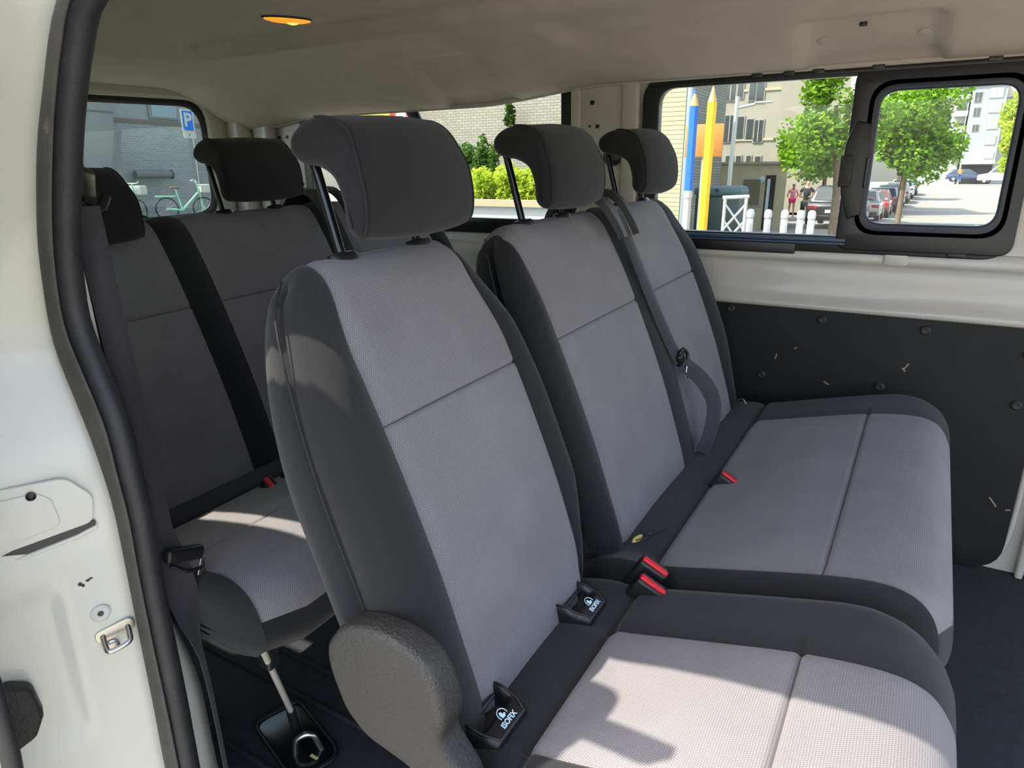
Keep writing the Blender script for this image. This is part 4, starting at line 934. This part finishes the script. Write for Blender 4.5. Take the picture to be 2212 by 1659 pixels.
# ---- view through the far quarter window: planter, shrubs and pale brick wall
pl = out('planter', -9.2, 15.2, 'long pale concrete planter wall below the shrubs', 'planter'); lbox('planter_wall', -3.2, 1.7, -.7, -.45, 0, .95, PALE, pl); lbox('planter_coping', -3.25, 1.75, -.80, -.40, .95, 1.12, mat('warm_coping', (146, 135, 110), .8), pl); lbox('planter_soil', -3.2, 1.7, -.45, 2.4, 0, .75, BARK, pl)
for k, (x, y, rx, h, m_, lab) in enumerate(((-12.2, 16.9, .55, 1.7, LEAFD, 'dark green conifer shrub leftmost in the planter'), (-11.3, 16.9, .5, 1.9, LEAFD, 'tall dark green shrub behind the lime shrub'), (-10.4, 15.9, .75, 1.15, LEAFL, 'bright lime green shrub in the concrete planter'), (-9.4, 16.0, .6, 1.0, LEAFL, 'small lime shrub at the right of the planter'))):
    shrub('garden_shrub', x, y, lab, .72, rx, h, 3200, .06, m_, 30 + k, group='shrubs in the concrete planter')
PBRICK = brickmat('pale_painted_brick', (140, 135, 122), (128, 124, 111), (98, 96, 89), .24, .085, 0)
bw = out('brick_building', -11.5, 19, 'pale brick building behind the planter shrubs', 'building', z=-.3); lbox('wall', -5.0, 5.6, 0, 4, 0, 5.6, PBRICK, bw); lbox('parapet', -5.0, 5.65, -.08, 4, 5.6, 5.8, PALE, bw)
shrub('climbing_vine', -11.5, 18.6, 'small green climber hanging on the pale brick wall', 3.1, .22, .75, 500, .06, LEAFD, 44, 'climber')
ys = out('shop_sign', -16.1, 18, 'yellow sign board with a red square and white disc', 'sign'); lbox('board', -1.5, 1.35, 0, .1, 3.2, 4.1, mat('sign_yellow', (210, 168, 36), .6), ys); lbox('red_field', .16, 1.04, -.03, .02, 3.3, 3.95, mat('sign_red', (190, 28, 34), .6), ys); lathe('white_disc', [(0, 0), (.24, 0), (.24, .02), (.001, .02)], WHITEW, ys, frame((.66, -.03, 3.64), (1, 0, 0), (0, 0, 1)), 24, local=True)
lathe('grey_disc', [(0, 0), (.10, 0), (.10, .02), (.001, .02)], CONC, ys, frame((.66, -.052, 3.64), (1, 0, 0), (0, 0, 1)), 20, local=True); lbox('sign_leg', -1.2, -1.1, .1, .2, 0, 3.2, WINFR, ys); lbox('sign_leg', .9, 1.0, .1, .2, 0, 3.2, WINFR, ys)

# ---- view through the tailgate window
GBRICK = brickmat('grey_brick', (148, 152, 152), (134, 138, 140), (176, 176, 170), .26, .085, 1)
rbk = out('grey_brick_building', -26, 17, 'grey brick building with a pale window band behind the parking sign', 'building', z=-.3)
lbox('wall', -5, 0, -3.25, 6, 0, 3.85, GBRICK, rbk); lbox('coping', -5, .06, -3.25, 6, 3.85, 3.98, mat('brown_coping', (120, 112, 102), .8), rbk); lbox('upper_wall', -5, -.02, -3.25, 6, 3.98, 6, PALE, rbk)
q = lbox('window', -.06, .05, -1.3, -.05, 4.06, 4.75, WINFR, rbk); lbox('pane', .04, .07, -1.2, -.15, 4.12, 4.7, mat('blue_grey_pane', (150, 166, 176), .2), q)
rcn = out('concrete_building', -25, 9.1, 'plain grey concrete building corner at the left of the tailgate window', 'building', z=-.3); lbox('wall', -6, 0, -8, 4.6, 0, 4.9, CONC, rcn); lbox('joint', -.01, .015, -8, 4.62, 4.05, 4.1, mat('dark_joint', (105, 105, 100), .9), rcn)
wp_ = out('wall_duct', -25.6, 15.3, 'grey ventilation duct running along the grey brick wall', 'duct', z=1.55); tube('duct_pipe', [(0, -.75, .12), (0, .0, .13), (0, .72, .13)], .15, mat('duct_grey', (112, 114, 112), .6), wp_, 14, local=True); lathe('duct_collar', [(.10, 0), (.175, 0), (.175, .07), (.10, .07)], mat('duct_dark', (80, 80, 80), .6), wp_, frame((0, .70, .13), (1, 0, 0), (0, 0, -1)), 18, local=True)
for s in (-.5, .3): lbox('duct_bracket', -.38, -.1, s - .03, s + .03, .05, .22, DARKSTEEL, wp_)
ps = out('parking_sign', -22, 14.52, 'blue and white parking sign on a thin pole', 'sign', z=-.1)
tube('sign_pole', [(-.04, .16, 0), (-.04, .16, 4.0)], .03, STEEL, ps, 10, local=True); RZ = frame((0, 0, 3.53), (0, 1, 0), (0, 0, 1))
plate('sign_board', rrect(-.235, .235, -.36, .36, .05), [], .02, RZ, WHITEW, ps, bevel=.004, local=True); plate('blue_field', rrect(-.19, .19, -.315, .315, .02), [], .004, RZ @ Matrix.Translation((0, 0, .012)), mat('parking_blue', (10, 112, 222), .4), ps, local=True)
text_mesh('letter', 'P', .60, RZ @ Matrix.Translation((0, .01, .016)), WHITEW, ps, local=True, bold=.02); plate('lower_plate', rrect(-.24, .24, -.10, .10, .02), [], .02, frame((0, .02, 3.06), (0, 1, 0), (0, 0, 1)), WHITEW, ps, local=True)
plate('plate_mark', rrect(-.03, .03, -.03, .045, .01), [], .004, frame((.012, .0, 3.07), (0, 1, 0), (0, 0, 1)), CONC, ps, local=True)
def bicycle(x, y, label, rz, z0):
    b = out('bicycle', x, y, label, 'bicycle', rz, z=z0, group='mint green share bicycles'); G = mat('mint_paint', (150, 210, 180), .4)
    for s in (-.55, .55):
        w_ = tube('wheel', [(s + .33 * math.cos(a), 0, .34 + .33 * math.sin(a)) for a in [2 * math.pi * q / 24 for q in range(25)]], .022, SMOOTHP, b, 8, local=True); lathe('hub', [(.001, -.03), (.04, -.03), (.04, .03), (.001, .03)], STEEL, w_, Matrix.Translation((s, 0, .34)) @ Matrix.Rotation(math.pi / 2, 4, 'X'), 10, local=True)
        for q in range(6):
            a = math.pi * q / 6; tube('spoke', [(s + .32 * math.cos(a), 0, .34 + .32 * math.sin(a)), (s - .32 * math.cos(a), 0, .34 - .32 * math.sin(a))], .003, STEEL, w_, 4, local=True)
    tube('frame_tube', [(-.55, 0, .34), (-.1, 0, .30), (.42, 0, .82)], .035, G, b, 10, local=True); tube('seat_tube', [(-.1, 0, .30), (-.24, 0, .95)], .025, G, b, 8, local=True); tube('fork', [(.55, 0, .34), (.40, 0, 1.12)], .022, G, b, 8, local=True)
    tube('handlebar', catmull([(.30, -.30, 1.20), (.38, -.22, 1.16), (.42, 0, 1.14), (.38, .22, 1.16), (.30, .30, 1.20)], 4), .018, WP, b, 8, local=True); box('saddle', (.26, .15, .06), (-.26, 0, .98), mat('brown_saddle', (130, 80, 62), .6), b, r=.025, local=True)
    box('basket', (.30, .42, .26), (.62, 0, .95), WHITEW, b, r=.03, local=True); box('mudguard', (.6, .08, .04), (-.55, 0, .72), G, b, r=.015, local=True); tube('crank', [(-.1, .06, .30), (-.02, .06, .18)], .012, STEEL, b, 6, local=True)
    lathe('bell', [(.001, 0), (.05, 0), (.04, .04), (.001, .06)], STEEL, b, Matrix.Translation((.36, .2, 1.19)), 12, local=True)
bicycle(-20, 12.65, 'mint green share bicycle with a white basket by the parking sign', math.radians(70), .28); bicycle(-20, 10.7, 'share bicycle handlebar partly hidden behind the rear headrest', math.radians(110), .25)

# ---- cars
def car(name, x, y, rz, label, rgb, L=4.2, W=1.75, H=1.48, group=None, van=False, z=None):
    c = out(name, x, y, label, 'van' if van else 'car', rz, group=group, z=z); P = mat('car_paint_%d_%d_%d' % rgb, rgb, .25, coat=.8)
    hl = L / 2
    if van: low = [(-hl, .35), (-hl, .95), (-hl + .1, 1.15), (hl - 1.1, 1.15), (hl - .1, .95), (hl, .8), (hl, .35)]; cab = [(-hl + .05, 1.15), (-hl + .12, H), (hl - 1.7, H), (hl - 1.0, 1.15)]
    else: low = [(-hl, .32), (-hl, .78), (-hl + .12, .92), (hl - 1.15, .92), (hl - .25, .78), (hl, .62), (hl, .32)]; cab = [(-hl + .12, .92), (-hl + .55, H - .03), (-hl + 1.2, H), (hl - 1.9, H - .02), (hl - 1.05, .92)]
    def loft(nm, poly, wb, wt, zb, zt, m):
        V = []; F = []; n = len(poly)
        for s in (-1, 1):
            for (px, pz) in poly:
                t = (pz - zb) / (zt - zb); V.append((px, s * (wb + (wt - wb) * t) / 2, pz))
        F.append(tuple(range(n))); F.append(tuple(range(n, 2 * n))[::-1])
        for i in range(n): F.append((i, (i + 1) % n, n + (i + 1) % n, n + i))
        bm = bmesh.new(); vs = [bm.verts.new(v) for v in V]; [bm.faces.new([vs[i] for i in f]) for f in F]
        bmesh.ops.bevel(bm, geom=list(bm.edges), offset=.05, segments=2, profile=.5, affect='EDGES'); return from_bm(nm, bm, m, c, local=True, smooth=True, angle=40)
    loft('body', low, W, W * .98, .32, .95, P); loft('cabin', cab, W * .94, W * .74, cab[0][1], H, P)
    zc = cab[0][1]
    for s in (-1, 1):
        wn = [(cab[0][0] + .28, zc + .04), (cab[1][0] + .22, H - .12), (cab[-2][0] - .05, H - .12), (cab[-1][0] - .22, zc + .04)]
        ya, yb = W * .94 / 2 + .004, W * .94 / 2 - (W * .10) * ((H - .12 - zc) / (H - zc)) + .004
        mesh('side_window', [(wn[0][0], s * (ya - .01), wn[0][1]), (wn[1][0], s * yb, wn[1][1]), (wn[2][0], s * yb, wn[2][1]), (wn[3][0], s * (ya - .01), wn[3][1])], [(0, 1, 2, 3)], WINGL, c, local=True, smooth=False)
    def scr(nm, a, b, off):
        (x0, z0), (x1, z1) = a, b; w0 = W * .78 / 2; w1 = W * .66 / 2
        mesh(nm, [(x0 + (x1 - x0) * .12 + off, -w0, z0 + (z1 - z0) * .12 + .01), (x0 + (x1 - x0) * .12 + off, w0, z0 + (z1 - z0) * .12 + .01), (x0 + (x1 - x0) * .88 + off, w1, z0 + (z1 - z0) * .88 + .01), (x0 + (x1 - x0) * .88 + off, -w1, z0 + (z1 - z0) * .88 + .01)], [(0, 1, 2, 3)], WINGL, c, local=True, smooth=False)
    scr('rear_screen', cab[0], cab[1], -.012); scr('windscreen', cab[-1], cab[-2], .012)
    for sx in (-1, 1):
        for sy in (-1, 1):
            w_ = lathe('wheel', [(.12, -.10), (.30, -.10), (.32, -.07), (.32, .07), (.30, .10), (.12, .10)], SMOOTHP, c, Matrix.Translation((sx * (hl - .75), sy * (W / 2 - .11), .32)) @ Matrix.Rotation(math.pi / 2, 4, 'X'), 18, local=True)
            lathe('wheel_rim', [(.001, -.11), (.19, -.11), (.19, .11), (.001, .11)], STEEL, w_, Matrix.Translation((sx * (hl - .75), sy * (W / 2 - .11), .32)) @ Matrix.Rotation(math.pi / 2, 4, 'X'), 12, local=True)
    for sy in (-1, 1):
        box('tail_light', (.06, .30, .14), (-hl + .02, sy * (W / 2 - .2), .74), mat('tail_light_red', (170, 20, 24), .3), c, r=.02, local=True); box('head_light', (.12, .34, .13), (hl - .06, sy * (W / 2 - .24), .66), WINLT, c, r=.03, local=True)
        box('mirror', (.10, .16, .11), (cab[-1][0] - .15, sy * (W / 2 + .06), zc + .06), P, c, r=.03, local=True)
    box('number_plate', (.02, .50, .11), (-hl - .005, 0, .62), WHITEW, c, r=0, local=True); box('bumper', (.08, W * .9, .14), (-hl + .0, 0, .42), SMOOTHP, c, r=.03, local=True); box('bumper', (.08, W * .9, .14), (hl - .0, 0, .42), SMOOTHP, c, r=.03, local=True)
    return c
N90 = math.pi / 2
car('parked_car', -2.55, 27.5, N90, 'black parked car half hidden behind the leafy tree', (28, 28, 32))
cols_ = [((150, 152, 150), 'silver grey car nearest in the parked row'), ((120, 52, 46), 'dull red car second in the parked row'), ((58, 84, 126), 'blue car in the middle of the parked row'), ((46, 46, 50), 'charcoal car in the parked row past the blue one'), ((96, 100, 104), 'mid grey car far along the parked row'), ((190, 192, 190), 'pale silver car near the far end of the parked row'), ((60, 66, 76), 'dark slate car at the far end of the parked row')]
for k, (c_, lab) in enumerate(cols_): car('parked_car', -2.55 + .13 * k, 37.5 + 5.4 * k, N90, lab, c_, group='cars parked along the street')
car('parked_car', -5.2, 58, N90, 'bright red car roof behind the parked row', (200, 20, 34), H=1.9, z=hg(58) + .35)
car('parked_car', 3.4, 101, 0.05, 'dark blue car crossing at the end of the street', (42, 60, 84), z=1.0)
car('parked_van', 6.9, 97, 2.9, 'white van parked at the right end of the street', (232, 232, 226), L=4.8, W=1.9, H=1.9, van=True, z=.85)
car('parked_car', 8.2, 88, N90, 'white car half hidden by the sliding window edge', (228, 228, 224), z=.62)

# ---- people on the pavement
def skin_mesh(name, joints, edges, m, parent, sub=2, root=0):
    me = bpy.data.meshes.new(name); me.from_pydata([j[0] for j in joints], edges, []); o = bpy.data.objects.new(name, me); COL.objects.link(o)
    md = o.modifiers.new('skin', 'SKIN'); md.use_smooth_shade = True
    if not me.skin_vertices: me.skin_vertices.new()
    for i, j in enumerate(joints): r = j[1]; me.skin_vertices[0].data[i].radius = (r, r) if isinstance(r, (int, float)) else r
    me.skin_vertices[0].data[root].use_root = True; ms = o.modifiers.new('sub', 'SUBSURF'); ms.levels = sub; ms.render_levels = sub
    dg = bpy.context.evaluated_depsgraph_get(); m2 = bpy.data.meshes.new_from_object(o.evaluated_get(dg)); bpy.data.objects.remove(o); bpy.data.meshes.remove(me)
    m2.name = name; m2.materials.clear(); m2.materials.append(m); m2.polygons.foreach_set('use_smooth', [True] * len(m2.polygons)); q = bpy.data.objects.new(name, m2); COL.objects.link(q); q.parent = parent; return q
SKIN = mat('warm_skin', (196, 146, 116), .6)
def person(x, y, rz, label, top_rgb, leg_rgb, hair_rgb, h=1.68, stride=.16, arms='down', skirt=False, z=None):
    p = out('person', x, y, label, 'person', rz, z=z); k = h / 1.7; st_ = stride
    # faces local +X
    A = {'down': [((0, .27, 1.15), .038), ((.06, .29, .90), .030)], 'phone': [((.02, .25, 1.13), .038), ((.26, .10, 1.12), .030)], 'bent': [((-.02, .27, 1.14), .038), ((.20, .22, 1.02), .030)]}[arms]
    J = [((0, 0, .95), .115), ((0, 0, 1.12), .105), ((0, 0, 1.30), .125), ((0, 0, 1.42), .075), ((.01, 0, 1.50), .048), ((.02, 0, 1.60), (.088, .078)), ((.02, 0, 1.67), .065)]
    E_ = [(0, 1), (1, 2), (2, 3), (3, 4), (4, 5), (5, 6)]
    def add(q, a): J.append(q); E_.append((a, len(J) - 1)); return len(J) - 1
    for s in (-1, 1):
        sh = add(((0, s * .17, 1.38), .055), 3); el = add(((A[0][0][0], s * A[0][0][1], A[0][0][2]), A[0][1]), sh); wr = add(((A[1][0][0], s * A[1][0][1], A[1][0][2]), A[1][1]), el); hd = add(((A[1][0][0] + .05, s * A[1][0][1] * .9, A[1][0][2] - (.09 if arms == 'down' else -.01)), .034), wr)
        hip = add(((0, s * .09, .88), .088), 0); kn = add(((s * st_ * .5 + .03, s * .10, .49), .060), hip); an_ = add(((s * st_, s * .10, .09), .040), kn); add(((s * st_ + .14, s * .11, .035), .035), an_)
    J = [((q[0][0] * k, q[0][1] * k, q[0][2] * k), q[1]) for q in J]
    body = skin_mesh('body', J, E_, SKIN, p)
    up = [0, 1, 2, 3]
    TJ = [(J[i][0], (r if isinstance(r, float) else r[0]) + .022) for i, r in ((0, .115), (1, .105), (2, .128), (3, .082))]
    TE = [(0, 1), (1, 2), (2, 3)]
    for s in (-1, 1): TJ.append(((0, s * .17 * k, 1.38 * k), .068)); TE.append((3, len(TJ) - 1)); TJ.append((((A[0][0][0]) * .5 * k, s * .225 * k, 1.27 * k), .058)); TE.append((len(TJ) - 2, len(TJ) - 1))
    skin_mesh('top', TJ, TE, mat('cloth_%d_%d_%d' % top_rgb, top_rgb, .9), p)
    LJ = [((0, 0, .96 * k), .135)]; LE = []
    for s in (-1, 1):
        LJ.append(((0, s * .09 * k, .88 * k), .105)); LE.append((0, len(LJ) - 1)); LJ.append((((s * st_ * .5 + .03) * k * (.5 if skirt else 1), s * .10 * k, (.68 if skirt else .49) * k), .10 if skirt else .076)); LE.append((len(LJ) - 2, len(LJ) - 1))
        if not skirt: LJ.append(((s * st_ * k, s * .10 * k, .12 * k), .058)); LE.append((len(LJ) - 2, len(LJ) - 1))
    skin_mesh('trousers' if not skirt else 'shorts', LJ, LE, mat('cloth_%d_%d_%d' % leg_rgb, leg_rgb, .9), p)
    skin_mesh('hair', [((-.01 * k, 0, 1.70 * k), (.09, .085)), ((-.06 * k, 0, 1.63 * k), (.085, .085)), ((-.085 * k, 0, 1.50 * k), (.05, .07)), ((-.08 * k, 0, 1.38 * k), (.035, .05))], [(0, 1), (1, 2), (2, 3)], mat('hair_%d' % hair_rgb[0], hair_rgb, .7), p)
    for s in (-1, 1): lathe('eye', [(.001, 0), (.012, 0), (.008, .005), (.001, .006)], SMOOTHP, body, frame((.098 * k, s * .032 * k, 1.615 * k), (0, 1, 0), (0, 0, 1)), 8, local=True); box('shoe', (.27, .10, .09), ((s * st_ + .07) * k, s * .105 * k, .045), SMOOTHP if not skirt else WHITEW, p, r=.03, local=True)
    tube('nose', [(.092 * k, 0, 1.61 * k), (.115 * k, 0, 1.575 * k)], .011, SKIN, body, 6, local=True)
    if arms == 'phone': box('phone', (.015, .075, .15), (.36 * k, 0, 1.15 * k), SMOOTHP, p, r=.005, local=True, rot=Matrix.Rotation(.5, 4, 'Y'))
    return p
person(-5.95, 38, 1.9, 'walking person in a pink top and pink shorts', (240, 140, 160), (236, 50, 110), (120, 70, 45), 1.66, .10, 'bent', True, z=-.44)
person(-3.72, 27.3, -1.45, 'person in a dark outfit looking down at a phone', (44, 40, 46), (50, 54, 70), (26, 22, 22), 1.74, .09, 'phone', z=-.30)
person(2.6, 96, 2.0, 'distant person in an orange top beside the dark blue car', (240, 150, 70), (70, 90, 130), (80, 50, 30), 1.7, .14, 'bent', z=.95)
